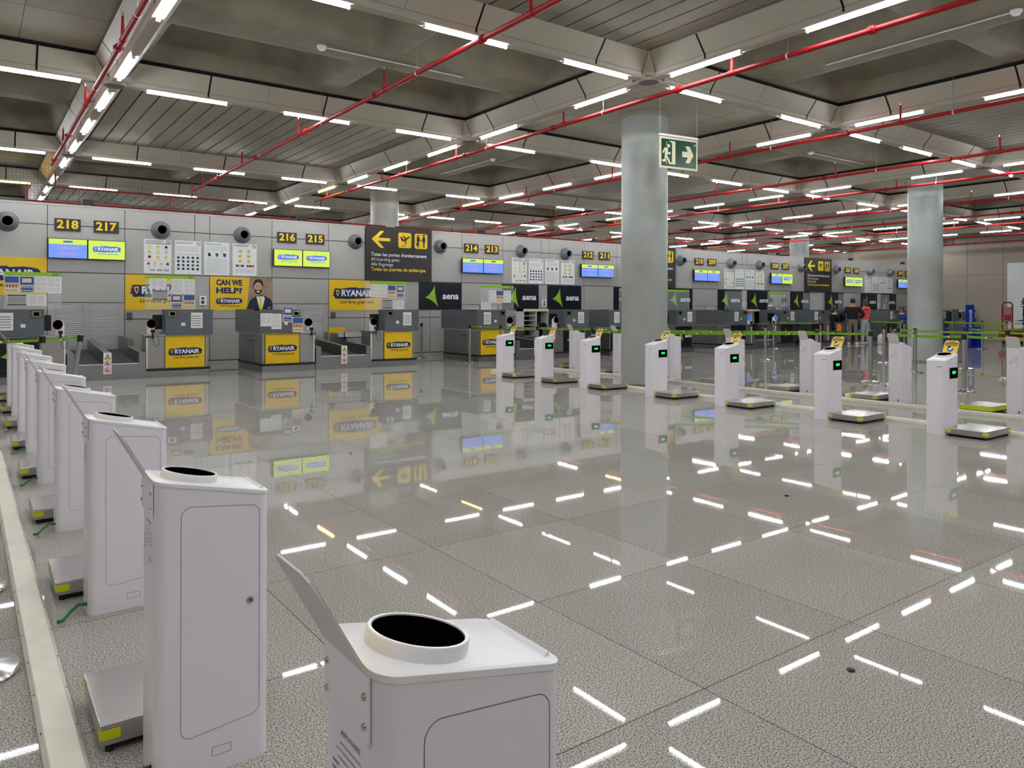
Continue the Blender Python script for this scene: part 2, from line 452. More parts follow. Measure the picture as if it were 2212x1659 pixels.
# ------------------------------------------------------------------ red sprinkler pipes
PX = [1.47, 4.92, 8.36, 12.9, 16.9, 19.8, 24.2, 27.9, 31.3, 35.7, 39.4]
def pipe(x, n):
    y0, y1 = .5, (19.6 if x < 3 else 21.6 if x < 10 else 29)
    t = empty('sprinkler_pipe', (x, 0, 4.7)); tag(t, 'red sprinkler pipe running lengthwise, %s from the left under the ceiling' % ORD[n], 'pipe', 'lengthwise sprinkler pipes')
    b = MB(); b.cyl((0, y0, 0), (0, y1, 0), .034, .034, RED, 14)
    b.build('tube', t, smooth=True)
    y = y0+1.1
    while y < y1:
        c = MB(); c.cyl((0, y-.035, 0), (0, y+.035, 0), .052, .052, RED, 14); c.box(-.06, .06, y-.012, y+.012, -.02, .02, RED)
        y += 2.9
        c.build('coupling', t, smooth=True)
    y = y0+2.4
    while y < y1-.5:
        s = MB(); s.cyl((0, y, 0), (0, y, .3), .024, .015, RED, 8); s.cyl((0, y-.05, 0), (0, y+.05, 0), .042, .042, RED, 12); s.cyl((0, y, .3), (0, y, .34), .007, .016, CHROME, 8)
        s.build('sprinkler', t, smooth=True)
        y += 3.55
    y = y0+1.7
    while y < y1: hg = MB(); hg.cyl((0, y, .0), (0, y, .6), .004, .004, GREYINK, 6); hg.cyl((0, y-.01, 0), (0, y+.01, 0), .036, .036, WHITE2, 12); y += 3.4; hg.build('hanger', t)
for n, x in enumerate(PX): pipe(x, n)
def xpipe(y, z, x0, x1, label):
    b = MB(); b.cyl((x0, y, z), (x1, y, z), .022, .022, RED, 10)
    x = x0
    while x <= x1+.01: b.cyl((x, y, z), (x, y, z+.4), .02, .02, RED, 8); x += 3.2
    tag(b.build('sprinkler_pipe', smooth=True), label, 'pipe')
xpipe(21.4, 4.08, 1.1, 22, 'long red pipe running crosswise just above the back wall')
xpipe(21.7, 4.5, 1.7, 6.6, 'short red crosswise pipe behind the netting over desks 218 to 216')

# ------------------------------------------------------------------ columns
def column(x, y, label):
    b = MB(); b.cyl((x, y, 0), (x, y, 5.29), .45, .45, COLM, 64); b.cyl((x, y, 5.22), (x, y, 5.29), .47, .47, CONC2, 64)
    b.cyl((x, y, 0), (x, y, .05), .457, .457, CONC, 64)
    tag(b.build('column', smooth=True), label, 'column', 'round grey columns')
column(10.75, 10.38, 'large round grey column in the middle, behind the exit sign')
column(22.17, 10.38, 'round grey column on the right behind the green barrier ribbons')
column(10.75, 21.8, 'round grey column behind the back wall above the boarding gates sign')
column(33.58, 21.8, 'round grey column far behind the wall above desks 207 and 206')
column(-.67, 21.8, 'round grey column behind the wall at far left')
column(22.17, 21.8, 'round grey column behind the wall hidden by the middle column')

# smoke detectors with conduits on the concrete ribs
for n, (x, y, along, lab) in enumerate([(4.1, 10.35, 'x', 'round white smoke detector on the concrete rib at upper left'), (10.7, 3.9, 'y', 'round white smoke detector on the concrete rib at upper right'), (10.7, 15.6, 'y', 'small white smoke detector on the rib behind the middle column'), (16.4, 10.35, 'x', 'small white smoke detector on the rib right of the middle column')]):
    d = empty('smoke_detector', (x, y, 5.285)); tag(d, lab, 'smoke detector')
    MB().cyl((0, 0, 0), (0, 0, -.03), .07, .07, WHITE2, 20).cyl((0, 0, -.03), (0, 0, -.06), .055, .045, WHITE2, 20).build('housing', d, smooth=True)
    e = (2.4, 0, -.012) if along == 'x' else (0, 2.6, -.012)
    s = (.08, 0, -.012) if along == 'x' else (0, .08, -.012)
    MB().cyl(s, e, .011, .011, GREYPLATE, 8).build('conduit', d)

# ------------------------------------------------------------------ back wall with its panels
b = MB(); b.box(-8, 42.6, WY+.03, WY+.2, 0, 3.86, WALLG)
js = []
for s in (-9.71, 1.43, 12.67, 23.69, 34.83):
    for d in (0, 1.6, 3.2, 3.57, 5.18, 6.79, 7.9, 10.1): js.append(s+d)
js = sorted([j for j in js if -8 < j < 42.5]+[-8.0, 42.6])
zs = [.135, 1.215, 2.315, 3.41, 3.87]
GATES = [2.23, 7.42, 13.42, 18.42, 24.47, 29.6, 35.6, 40.75]
for xa, xb in zip(js, js[1:]):
    g = [c for c in GATES if xa-.1 < c-.8 < xa+.15 and xb-xa > 1]
    for za, zb in zip(zs, zs[1:]):
        if g and zb < 2.4:
            if za > 1: b.box(xa+.007, xb-.007, WY, WY+.03, 1.62, zb-.009, WALLM)
            continue
        b.box(xa+.007, xb-.007, WY, WY+.03, za+.009, zb-.009, WALLM)
    if g:
        c = (xa+xb)/2
        for p, q in ((xa+.007, c-.65), (c-.065, c+.065), (c+.65, xb-.007)): b.box(p, q, WY, WY+.03, 0, 1.605, WALLM)
b.box(-8, 42.6, WY, WY+.03, 0, .12, WALLM)
b.box(-8, 42.6, WY-.01, WY+.2, 3.86, 3.9, WALLM)
struct(b.build('wall_back'))
NUMS = [(218, 217), (216, 215), (214, 213), (212, 211), (210, 209), (208, 207), (206, 205), (204, 203)]
for g, c in enumerate(GATES):
    for s in (-1, 1):
        t = empty('roller_shutter', (c+s*.358, WY+.02, .0)); tag(t, 'silver slatted roller shutter behind the conveyor, %s one under sign %d' % ('left' if s < 0 else 'right', NUMS[g][0 if s < 0 else 1]), 'shutter', 'roller shutters')
        b = MB(); z = .46
        b.box(-.292, .292, .0, .03, .46, 1.605, SHUT)
        while z < 1.6:
            b.prism([(0, z), (-.018, z+.02), (-.018, z+.032), (0, z+.042)], -.292, .292, SHUT, 'x'); z += .046
        b.build('slat_curtain', t)

# logos -------------------------------------------------------------
BR = [(-1.0, .02), (-.93, .1), (-.97, .17), (-.86, .2), (-.62, .19), (-.3, .24), (.05, .26), (.1, .22), (.5, .25), (.78, .22), (.92, .18), (.98, .1), (1.0, .03), (.94, -.06), (.96, -.13), (.86, -.17), (.5, -.2), (.1, -.22), (-.4, -.24), (-.7, -.22), (-.9, -.24), (-.94, -.14), (-1.02, -.09), (-.96, -.03)]
def ryan_logo(b, x, y, z, w, slogan=True, navy=None, white=None, ink=None):
    h = w/2
    b.poly(BR, x, y, z, navy or NAVY, h)
    b.text('RYANAIR', x+h*.1, y-.002, z, h*.36, white or PRW, .035, 0, h*1.46)
    # small yellow harp-like shape
    X = x-h*.8
    b.poly([(-.075, .11), (0, .14), (.075, .11), (.06, -.02), (0, -.13), (-.05, -.02)], X, y-.002, z, SIGNY if navy is None else (white or PRW), h)
    b.poly([(-.045, .08), (0, .1), (.045, .08), (.035, -.01), (0, -.08)], X, y-.003, z, navy or NAVY, h)
    if slogan: b.text('Low fares, great care', x+h*.06, y-.001, z-h*.36, h*.2, ink or INK, .012, .25, h*1.5)
STAR = [(.28, 1.0)]
def star_pts():
    P = [(.25, 1.0), (-.78, -.15), (.62, -1.0)]; c = (0.02, -.05); out = []
    for i in range(3):
        a, bb = P[i], P[(i+1) % 3]; mid = ((a[0]+bb[0])/2*.45+c[0]*.55, (a[1]+bb[1])/2*.45+c[1]*.55)
        for k in range(8):
            t = k/8; out.append(((1-t)**2*a[0]+2*t*(1-t)*mid[0]+t*t*bb[0], (1-t)**2*a[1]+2*t*(1-t)*mid[1]+t*t*bb[1]))
    return out
SP = star_pts()
def star(b, x, y, z, h, m):
    vs = [(x, y, z)]+[(x+a*h, y, z+c*h) for a, c in SP]; n = len(SP)
    b.add(vs, [(0, 1+i, 1+(i+1) % n) for i in range(n)], m)
def aena_logo(b, x, y, z, w):
    star(b, x-w*.22, y, z, w*.24, AENAG); b.text('aena', x+w*.24, y-.001, z, w*.2, PRW, .03, .12, w*.42)

# ------------------------------------------------------------------ wall posters, screens, signs
def poster_ryan(x0, x1, z0, z1, label):
    t = empty('wall_poster', ((x0+x1)/2, WY, z0)); tag(t, label, 'poster', 'large posters on the back wall')
    w, h = x1-x0, z1-z0
    MB().box(-w/2, w/2, -.012, 0, 0, h, YEL).build('board', t)
    b = MB(); ryan_logo(b, -.0, -.014, h*.56, w*.86); b.build('logo', t)
def poster_aena(x0, x1, z0, z1, label):
    t = empty('wall_poster', ((x0+x1)/2, WY, z0)); tag(t, label, 'poster', 'large posters on the back wall')
    w, h = x1-x0, z1-z0
    MB().box(-w/2, w/2, -.012, 0, 0, h, AENAN).build('board', t)
    b = MB(); aena_logo(b, .02, -.014, h*.5, 1.42); b.build('logo', t)
poster_ryan(-.17, 1.42, 1.77, 2.63, 'yellow airline poster cut by the left edge of the picture')
poster_ryan(3.04, 4.64, 1.43, 2.305, 'yellow airline poster behind the glass of desk 217')
poster_ryan(8.24, 9.84, 1.43, 2.305, 'yellow airline poster behind the glass of desk 215')
AP = [(11.12, 12.66, 'navy aena poster below the first boarding gates sign'), (14.24, 15.78, 'navy aena poster left of the white keypad near desk 213'), (16.16, 17.71, 'navy aena poster right of the white keypad near desk 212'), (19.3, 20.9, 'navy aena poster just left of the middle column'), (22.1, 23.67, 'navy aena poster just right of the middle column'), (25.26, 26.86, 'navy aena poster below the notices right of sign 209'), (27.23, 28.82, 'navy aena poster left of the staff at desk 208'), (30.4, 31.96, 'navy aena poster below the second boarding gates sign'), (33.2, 34.82, 'navy aena poster above the staff woman left of the man in black'), (36.43, 38.02, 'navy aena poster behind the person in coral'), (38.38, 39.94, 'navy aena poster beside the rear column on the right')]
for a, c, l in AP: poster_aena(a, c, 1.45, 2.3, l)
# can we help poster
t = empty('wall_poster', (5.82, WY, 1.43)); tag(t, 'yellow CAN WE HELP poster with a photo of a smiling man in a suit', 'poster', 'large posters on the back wall')
MB().box(-.81, .81, -.012, 0, 0, .88, YEL).build('board', t)
b = MB(); b.text('CAN WE', -.33, -.014, .72, .2, NAVY, .05, 0, .66); b.text('HELP?', -.33, -.014, .51, .2, NAVY, .05, 0, .66); b.build('lettering', t)
b = MB(); ryan_logo(b, -.33, -.014, .24, .68); b.build('logo', t)
b = MB()
PBG = mat('photo_backdrop', (150, 128, 108), .6, var=.3, scale=5); SUIT = mat('photo_suit', (18, 24, 44), .6, var=.03); PSK = mat('photo_skin', (214, 160, 128), .6, var=0); PHR = mat('photo_hair', (38, 26, 20), .6, var=0)
b.poly([(.25, 0), (.81, 0), (.81, .88), (.2, .88), (.12, .0)], 0, -.0135, 0, PBG)
b.poly([(.1, 0), (.81, 0), (.81, .16), (.76, .3), (.62, .38), (.5, .41), (.36, .38), (.2, .26)], 0, -.0145, 0, SUIT)
b.poly([(.37, .37), (.56, .38), (.6, .33), (.52, .0), (.47, 0)], 0, -.0155, 0, PRW)
b.poly([(.44, .33), (.5, .34), (.53, .0), (.46, .0)], 0, -.0165, 0, SIGNY)
def ell(cx, cy, rx, ry, n=20): return [(cx+rx*math.cos(2*math.pi*i/n), cy+ry*math.sin(2*math.pi*i/n)) for i in range(n)]
b.poly([(.29, .6), (.285, .7), (.32, .79), (.38, .83), (.47, .835), (.53, .79), (.555, .7), (.55, .6)], 0, -.0155, 0, PHR); b.poly(ell(.42, .6, .112, .15), 0, -.0165, 0, PSK)
b.poly([(.307, .62), (.32, .52), (.36, .45), (.42, .425), (.48, .45), (.52, .52), (.533, .62), (.505, .56), (.47, .545), (.42, .55), (.37, .545), (.335, .56)], 0, -.0172, 0, PHR)
b.poly(ell(.42, .5, .045, .02), 0, -.018, 0, PRW)
for s in (-1, 1):
    b.poly(ell(.42+s*.048, .63, .018, .01), 0, -.018, 0, PHR); b.poly([(.42+s*.025, .657), (.42+s*.07, .665), (.42+s*.07, .675), (.42+s*.025, .672)], 0, -.018, 0, PHR)
b.poly([(.408, .63), (.432, .63), (.44, .565), (.4, .565)], 0, -.0178, 0, mat('photo_skin_dark', (186, 130, 100), .6, var=0))
b.poly([(.68, .05), (.75, .07), (.75, .09), (.68, .07)], 0, -.016, 0, PRW)
b.build('picture', t)
# screens, number signs, nozzles, speakers
SCT = ['cr', 'rr', 'cc', 'cc', 'cc', 'cr', 'rr', 'cc']
for g, c in enumerate(GATES):
    for s in (0, 1):
        x = c-.4 if s == 0 else c+.4; n = NUMS[g][s]
        t = empty('number_sign', (x, WY, 3.28)); tag(t, 'black sign with yellow number %d' % n, 'sign', 'desk number signs')
        MB().box(-.265, .265, -.03, 0, 0, .285, SIGNB).build('board', t)
        MB().text(str(n), 0, -.032, .142, .27, SIGNY, .03, 0, .44).build('lettering', t)
        t = empty('information_screen', (x, WY-.12, 2.63)); ty = SCT[g][s]
        tag(t, ('blue CERRADO CLOSED screen under number %d' if ty == 'c' else 'bright yellow airline logo screen under number %d') % n, 'screen', 'screens above the desks')
        MB().box(-.398, .398, 0, .07, 0, .465, BLACK).build('casing', t)
        MB().box(-.05, .05, .07, .12, .15, .32, BLACK).build('bracket', t)
        b = MB()
        if ty == 'r':
            b.box(-.385, .385, -.003, 0, .014, .451, SCRY); ryan_logo(b, .0, -.005, .25, .6, True, SCRN, SCRW, SCRN)
        else:
            b.box(-.385, .385, -.003, 0, .014, .33, SCRB); b.box(-.385, .385, -.003, 0, .33, .451, SCRY)
            b.poly(BR, 0, -.005, .39, SCRN, .1)
            b.text('CERRADO', 0, -.005, .245, .09, SCRP, .02, 0, .42); b.text('CLOSED', 0, -.005, .11, .09, SCRP, .02, 0, .35)
        b.build('display', t)
    t = empty('speaker', (c+.03, WY+.08, 3.9)); tag(t, 'small black speaker on top of the back wall over signs %d and %d' % NUMS[g], 'speaker', 'speakers on the wall top')
    MB().box(-.12, .12, -.08, .05, .03, .15, BLACK).build('cabinet', t, bevel=.01); MB().box(-.03, .03, -.02, .02, 0, .04, STEELD).build('bracket', t)
def nozzle(x, lab):
    t = empty('air_nozzle', (x, WY, 3.42)); tag(t, lab, 'air nozzle', 'grey air nozzles on the back wall')
    T = Matrix.Rotation(R(90), 4, 'X')
    b = MB(); b.T = T; b.lathe([(.0, .0), (.225, .0), (.225, .015), (.205, .02), (.19, .08), (.155, .15), (.12, .19)], CONE, 32); b.build('bowl', t, smooth=True)
    b = MB(); b.T = T; b.lathe([(.122, .19), (.12, .24), (.108, .24), (.1, .12)], CONE, 32); b.build('nozzle_rim', t, smooth=True)
    b = MB(); b.T = T; b.lathe([(.104, .15), (.0001, .15)], BLACKG, 32); b.build('nozzle_opening', t)
NZ = [(.66, 'left of sign 218'), (3.83, 'right of sign 217'), (5.82, 'left of sign 216'), (9.03, 'right of sign 215'), (11.87, 'left of sign 214'), (15.02, 'right of sign 213'), (16.96, 'left of sign 212'), (22.95, 'left of sign 210'), (26.1, 'right of sign 209'), (28.08, 'left of sign 208'), (31.22, 'right of sign 207'), (34.12, 'left of sign 206'), (37.25, 'right of sign 205'), (39.25, 'left of sign 204')]
for x, l in NZ: nozzle(x, 'round grey air nozzle on the wall '+l)
# boarding gates signs
def gates_sign(x0, x1, lab):
    t = empty('boarding_gates_sign', ((x0+x1)/2, WY, 2.31)); tag(t, lab, 'sign', 'boarding gates signs'); w = x1-x0; h = 1.6
    MB().box(-w/2, w/2, -.06, 0, 0, h, SIGNB).build('board', t)
    b = MB(); y = -.062
    b.poly([(-.3, 0), (-.02, .25), (.1, .25), (-.1, .045), (.3, .045), (.3, -.045), (-.1, -.045), (.1, -.25), (-.02, -.25)], -.62, y, 1.22, SIGNY)
    b.build('arrow', t)
    for cx, kind in ((.17, 'p'), (.72, 'c')):
        b = MB(); r = .22; b.prism([(cx-r+.04, 1.0), (cx+r-.04, 1.0), (cx+r, 1.04), (cx+r, 1.42), (cx+r-.04, 1.46), (cx-r+.04, 1.46), (cx-r, 1.42), (cx-r, 1.04)], y-.002, y, SIGNY)
        yy = y-.004
        if kind == 'p':
            b.poly([(-.17, .08), (-.11, .08), (-.03, -.0), (.12, .1), (.17, .11), (.16, .07), (-.02, -.06), (-.1, -.05)], cx, yy, 1.25, SIGNB)
            b.poly([(-.09, .13), (-.04, .12), (.06, .04), (.0, .01)], cx, yy, 1.25, SIGNB); b.poly([(.02, -.01), (.06, -.03), (.03, -.14), (0, -.13)], cx, yy, 1.24, SIGNB)
            b.box(cx-.12, cx+.02, yy, yy+.001, 1.05, 1.065, SIGNB)
        else:
            for px, s in ((-.1, 1), (.1, -1)):
                b.disc(cx+px, yy, 1.395, .03, SIGNB, 12)
                b.poly([(-.045, .12), (.045, .12), (.05, -.03), (.03, -.03), (.028, -.2), (.004, -.2), (0, -.04), (-.004, -.2), (-.028, -.2), (-.03, -.03), (-.05, -.03)], cx+px, yy, 1.24, SIGNB)
                b.poly([(0, .1), (s*.09, .02), (s*.08, -.005), (-s*.01, .06)], cx+px, yy, 1.24, SIGNB)
            b.poly([(.05, .19), (.15, .19), (.13, .215), (.07, .215)], cx, yy, 1.23, SIGNB); b.box(cx-.17, cx-.1, yy, yy+.001, 1.1, 1.17, SIGNB)
        b.build('pictogram', t)
    b = MB()
    for i, (s, m, bo, wd) in enumerate((("Totes les portes d'embarcament", PRW, .02, 1.86), ('All boarding gates', PRW, 0, .92), ('Alle flugsteige', PRW, 0, .72), ('Todas las puertas de embarque', SIGNY, .02, 1.82))):
        b.text(s, -.94+wd/2, y, .77-i*.145, .145, m, bo, 0, wd)
    b.build('lettering', t)
gates_sign(9.34, 11.54, 'large dark boarding gates sign with yellow arrow right of sign 215')
gates_sign(20.45, 22.62, 'dark boarding gates sign mostly hidden by the middle column')
gates_sign(31.5, 33.7, 'dark boarding gates sign between numbers 207 and 206')
# information notices
def notice(x, kind, lab):
    t = empty('wall_notice', (x, WY, 2.345)); tag(t, lab, 'notice', 'passenger notices on the back wall')
    MB().box(-.315, .315, -.01, 0, 0, .85, PRW).build('sheet', t)
    b = MB(); y = -.0115; rnd = random.Random(kind*7+int(x*10))
    b.box(-.28, .12, y, y+.0005, .8, .812, GREYINK); b.box(-.28, .08, y, y+.0005, .775, .785, GREYINK)
    if kind != 2:
        b.ring(.245, y, .785, .052, .012, PRED); b.poly([(-.04, .03), (-.03, .04), (.04, -.03), (.03, -.04)], .245, y, .785, PRED)
    def icon(cx, cz, m): b.poly([(-.03, -.025), (.03, -.03), (.035, .02), (0, .035), (-.03, .02)], cx, y, cz, m)
    if kind == 0:
        b.box(-.29, .29, y, y+.0005, .735, .75, PBLUE)
        for r in range(3):
            for q in range(3): icon(-.19+q*.19, .66-r*.125, [SIGNY, PSAND, INK, YEL][rnd.randrange(4)]); b.box(-.24+q*.19, -.14+q*.19, y, y+.0005, .605-r*.125, .613-r*.125, PTEXT)
        b.box(-.3, .3, y, y+.0005, .305, .316, SIGNY)
        for q in range(4): icon(-.21+q*.145, .24, [PRED, SIGNY, PSAND, INK][q]); b.box(-.25+q*.145, -.17+q*.145, y, y+.0005, .17, .18, PTEXT)
        for q in range(3): b.box(-.18+q*.16, -.06+q*.16, y, y+.0005, .06, .11, PTEXT)
    elif kind == 1:
        for k in range(7): b.ring(-.24+k*.08, y, .5, .028, .006, PRED, 8)
        for r in range(4): b.box(-.27, .25, y, y+.0005, .69-r*.035, .698-r*.035, PTEXT)
        for r in range(4):
            for q in range(5): icon(-.23+q*.115, .42-r*.095, [INK, SIGNB, PBLUE, INK, EXG][rnd.randrange(5)])
        b.box(-.03, .05, y, y+.0005, .02, .04, SIGNY)
    elif kind == 2:
        for q in range(3): b.poly([(-.03, -.05), (.03, -.05), (.035, .03), (-.04, .045)], -.19+q*.19, y, .53, [INK, EXG, SIGNB][q]); b.poly([(0, 0), (.02, .04), (0, .08)], -.28+q*.19, y, .58, AENAG)
        for r in range(14): b.box(-.27, .25 if r % 4 else .1, y, y+.0005, .42-r*.028, .427-r*.028, PTEXT)
        for r in range(4): b.box(-.25, .25, y, y+.0005, .73-r*.028, .737-r*.028, PTEXT)
    else:
        for r in range(3):
            for q in range(2): b.poly([(-.05, -.03), (.05, -.03), (.05, .03), (-.05, .03)], -.12+q*.22, y, .65-r*.13, SIGNY); b.poly([(-.02, -.02), (.02, .0), (.0, .02)], -.12+q*.22, y-.0005, .65-r*.13, INK); b.box(-.18+q*.22, -.06+q*.22, y, y+.0005, .6-r*.13, .606-r*.13, PTEXT)
        for q in range(6): icon(-.2+q*.07+(.06 if q > 2 else 0), .26, [INK, PTEXT, INK, PRED, INK, PRED][q])
        for r in range(4): b.box(-.25, .25, y, y+.0005, .17-r*.03, .177-r*.03, PTEXT)
    b.build('print', t)
KN = ['with yellow icons and blue rule', 'with rows of dark item pictures', 'with three small pictures over text', 'with yellow picture boxes in two columns']
for gi in (0, 2, 4, 6):
    c = GATES[gi]
    for k in range(4): notice(c+1.535+k*.707, k, 'white passenger notice %s, right of sign %d' % (KN[k], NUMS[gi][1]))
    x = c+2.6 + (0 if gi == 0 else -.02)
    t = empty('wall_keypad', (x, WY, 1.56)); tag(t, 'white wall keypad beside the poster right of sign %d' % NUMS[gi][1], 'keypad', 'wall keypads')
    MB().box(-.085, .085, -.05, 0, 0, .24, WHITE2).build('housing', t, bevel=.008)
    MB().box(-.05, .03, -.052, -.05, .15, .2, EXG).box(-.05, .03, -.052, -.05, .04, .12, SIGNB).build('buttons', t)
for x, lab in ((3.13, 'small grey socket box under the poster right of the left conveyor'), (8.35, 'small grey socket box under the poster behind desk 215')):
    tag(MB().box(x-.06, x+.06, WY-.07, WY, 1.22, 1.38, DESKD).build('socket_box', bevel=.01), lab, 'socket box')
# safety net above the wall
b = MB(); x = -1.2
while x < 8.5: b.box(x-.0017, x+.0017, WY+.14, WY+.144, 3.9, 4.86, INK); x += .07
z = 3.93
while z < 4.86: b.box(-1.2, 8.5, WY+.138, WY+.142, z-.0017, z+.0017, INK); z += .07
tag(b.build('safety_net'), 'fine dark mesh net stretched above the back wall at left', 'net')

# ------------------------------------------------------------------ check-in desks and conveyors
def paper_sheet(x, y, z, w, h, kind, label, group, rot=0):
    t = empty('paper_notice', (x, y, z)); tag(t, label, 'paper', group); t.rotation_euler = (0, rot, 0)
    MB().box(-w/2, w/2, -.0015, 0, -h/2, h/2, PAPER if kind not in ('blue', 'sand') else PBEIGE).build('sheet', t)
    b = MB(); Y = -.0022; W = w*.42; H = h*.42
    if kind == 'text':
        n = 14
        for k in range(n):
            zz = H-k*2*H/n
            if k % 5 != 4: b.box(-W, -.01*w, Y, Y+.0003, zz-h*.018, zz, PTEXT); b.box(.03*w, W*(.9 if k % 3 else .6), Y, Y+.0003, zz-h*.018, zz, PTEXT)
    elif kind == 'bars':
        for k in range(5): b.box(-W, W*(.95 if k % 2 else .8), Y, Y+.0003, H*.7-k*H*.36-h*.05, H*.7-k*H*.36, GREYINK)
    elif kind == 'table':
        b.box(-W*1.1, W*1.1, Y, Y+.0003, H*.85, H*1.1, INK); b.box(-W*1.1, W*1.1, Y, Y+.0003, -H*1.1, -H*.85, INK)
        b.box(-W*1.1, W*1.1, Y, Y+.0003, -H*.8, H*.8, PTEXT)
        for k in range(7): b.box(-W, W, Y-.0003, Y, H*.7-k*H*.22, H*.74-k*H*.22, GREYINK)
    elif kind == 'cols':
        for s in (-1, 1):
            b.box(s*W*.5-W*.3, s*W*.5+W*.3, Y, Y+.0003, H*.8, H*.88, GREYINK)
            for k in range(6): b.box(s*W*.5-W*.42, s*W*.5+W*.42, Y, Y+.0003, H*.5-k*H*.22, H*.56-k*H*.22, PTEXT)
    elif kind == 'blue':
        b.box(-w*.46, w*.46, Y, Y+.0003, -h*.02, h*.46, PBLUE); b.box(-w*.32, w*.3, Y-.0004, Y, h*.12, h*.36, PBEIGE); b.box(-w*.42, w*.42, Y, Y+.0003, -h*.44, -h*.1, PBLUE)
        for k in range(5): b.box(-w*.4+k*w*.17, -w*.4+k*w*.17+.03, Y-.0004, Y, -h*.2, -h*.14, PBEIGE); b.box(-w*.4+k*w*.17, -w*.4+k*w*.17+.03, Y-.0004, Y, -h*.38, -h*.32, PBEIGE)
    elif kind == 'sand':
        b.box(-w*.46, w*.46, Y, Y+.0003, .1*h, h*.46, PBLUE); b.box(-w*.46, w*.46, Y, Y+.0003, -h*.2, h*.08, PSAND); b.box(-w*.46, w*.46, Y, Y+.0003, -h*.45, -h*.24, PBEIGE)
        for k in range(4): b.box(-w*.36+k*w*.2, -w*.36+k*w*.2+.02, Y-.0004, Y, -h*.14, -h*.02, INK); b.box(-w*.4+k*w*.2, -w*.4+k*w*.2+.035, Y-.0004, Y, -h*.4, -h*.3, SAND2)
    b.build('print', t); return t
SAND2 = mat('print_ochre', (190, 150, 90), .6, var=0)
DFY = 17.42
def desk(g, side):
    n = NUMS[g][0 if side < 0 else 1]; c = GATES[g]
    ix = c-.66 if side < 0 else c+.78
    yellow = n in (217, 216, 215, 214)
    t = empty('check_in_desk', (ix, DFY, 0)); tag(t, 'grey steel check-in desk with %s front panel under number %d' % ('yellow airline' if yellow else 'navy aena', n), 'check-in desk', 'check-in desks')
    s = side; X = lambda a: a*s
    b = MB(); b.box(X(.0), X(1.28), -.02, 1.9, 0, .16, STEELD).build('plinth', t)
    b = MB(); b.box(X(.03), X(1.27), .02, .6, .16, .88, STEEL).box(X(1.1), X(1.27), .6, 1.9, .16, .88, STEELD)
    for q in (.385, 1.215): b.box(X(q-.004), X(q+.004), .014, .03, .18, .88, DARK)
    b.box(X(.02), X(.045), .0, .03, .16, .88, WHITE)
    b.build('body', t)
    b = MB(); b.box(X(.02), X(1.31), -.06, -.02, .145, .195, BLACK); b.box(X(1.27), X(1.31), -.06, 1.85, .145, .195, BLACK); b.build('bumper_rail', t, bevel=.012)
    t2 = empty('front_panel', (0, 0, 0)); 
    p = MB(); p.box(X(.4), X(1.2), .0, .02, .185, .89, YEL if yellow else AENAN); fp = p.build('front_panel', t)
    bpy.data.objects.remove(t2)
    p = MB(); cx = X(.8)
    if yellow: ryan_logo(p, cx, -.002, .54, .7)
    else: aena_logo(p, cx+.02, -.002, .56, .8)
    p.build('logo', fp)
    b = MB(); b.box(X(-.02), X(.5), -.03, .62, .885, .92, STEEL).build('worktop', t, bevel=.004)
    b = MB(); b.box(X(.39), X(1.36), -.06, .0, .9, 1.46, DESKB); b.box(X(.39), X(1.36), .0, .34, 1.43, 1.46, DESKB); b.box(X(.39), X(.42), .0, .34, .92, 1.43, DESKD)
    b.box(X(1.30), X(1.36), .0, 1.9, .9, 1.46, DESKB); b.box(X(.42), X(1.36), -.065, -.055, .93, .934, DESKD)
    b.box(X(1.36), X(1.362), .5, 1.45, 1.22, 1.225, DESKD); b.box(X(1.36), X(1.362), .5, .505, .95, 1.22, DESKD)
    b.build('privacy_screen', t, bevel=.004)
    lx = .52 if n not in (216, 214) else .5
    d = MB(); d.box(X(lx-.1), X(lx+.1), -.07, -.06, 1.29, 1.44, INK); d.box(X(lx-.09), X(lx+.09), -.078, -.066, 1.3, 1.43, CHROME)
    dd = d.build('weight_display', t, bevel=.006); MB().box(X(lx-.045), X(lx+.045), -.081, -.078, 1.33, 1.4, BLACKG).build('lcd', dd)
    d = MB(); d.box(X(.0), X(.1), -.0, .02, .86, .885, BLACK); d.box(X(.70), X(.78), -.0625, -.06, 1.1, 1.17, PAPER); d.build('sticker', t)
    b = MB(); b.box(X(.5), X(1.29), .4, 1.0, .70, .73, DESKD).build('inner_shelf', t)
    # loose things
    if n == 216:
        paper_sheet(ix-1.2, DFY-.064, 1.22, .28, .3, 'cols', 'white sheet at the left end of the row taped on desk 216', 'papers taped to desk fronts')
        paper_sheet(ix-.97, DFY-.066, 1.18, .24, .36, 'text', 'grey text sheet overlapping its neighbour on desk 216', 'papers taped to desk fronts')
        paper_sheet(ix-.7, DFY-.067, 1.34, .24, .36, 'blue', 'blue and cream leaflet rising above the top of desk 216', 'papers taped to desk fronts', .05)
        paper_sheet(ix-.46, DFY-.069, 1.1, .26, .36, 'sand', 'sand and blue leaflet lowest on the front of desk 216', 'papers taped to desk fronts')
    else:
        paper_sheet(ix+s*1.02, DFY-.063, 1.22, .24, .34, 'bars', 'white notice taped to the grey front of desk %d' % n, 'papers taped to desk fronts')
    tm = empty('monitor', (ix+s*.47, DFY+.5, .92)); tag(tm, 'black computer monitor standing on desk %d behind its grey screen' % n, 'monitor', 'desk monitors')
    MB().box(-.24, .24, 0, .03, .1, .42, BLACK).build('screen_housing', tm, bevel=.008); MB().box(-.02, .02, .03, .05, .0, .2, BLACK).box(-.1, .1, -.04, .12, 0, .012, BLACK).build('stand', tm)
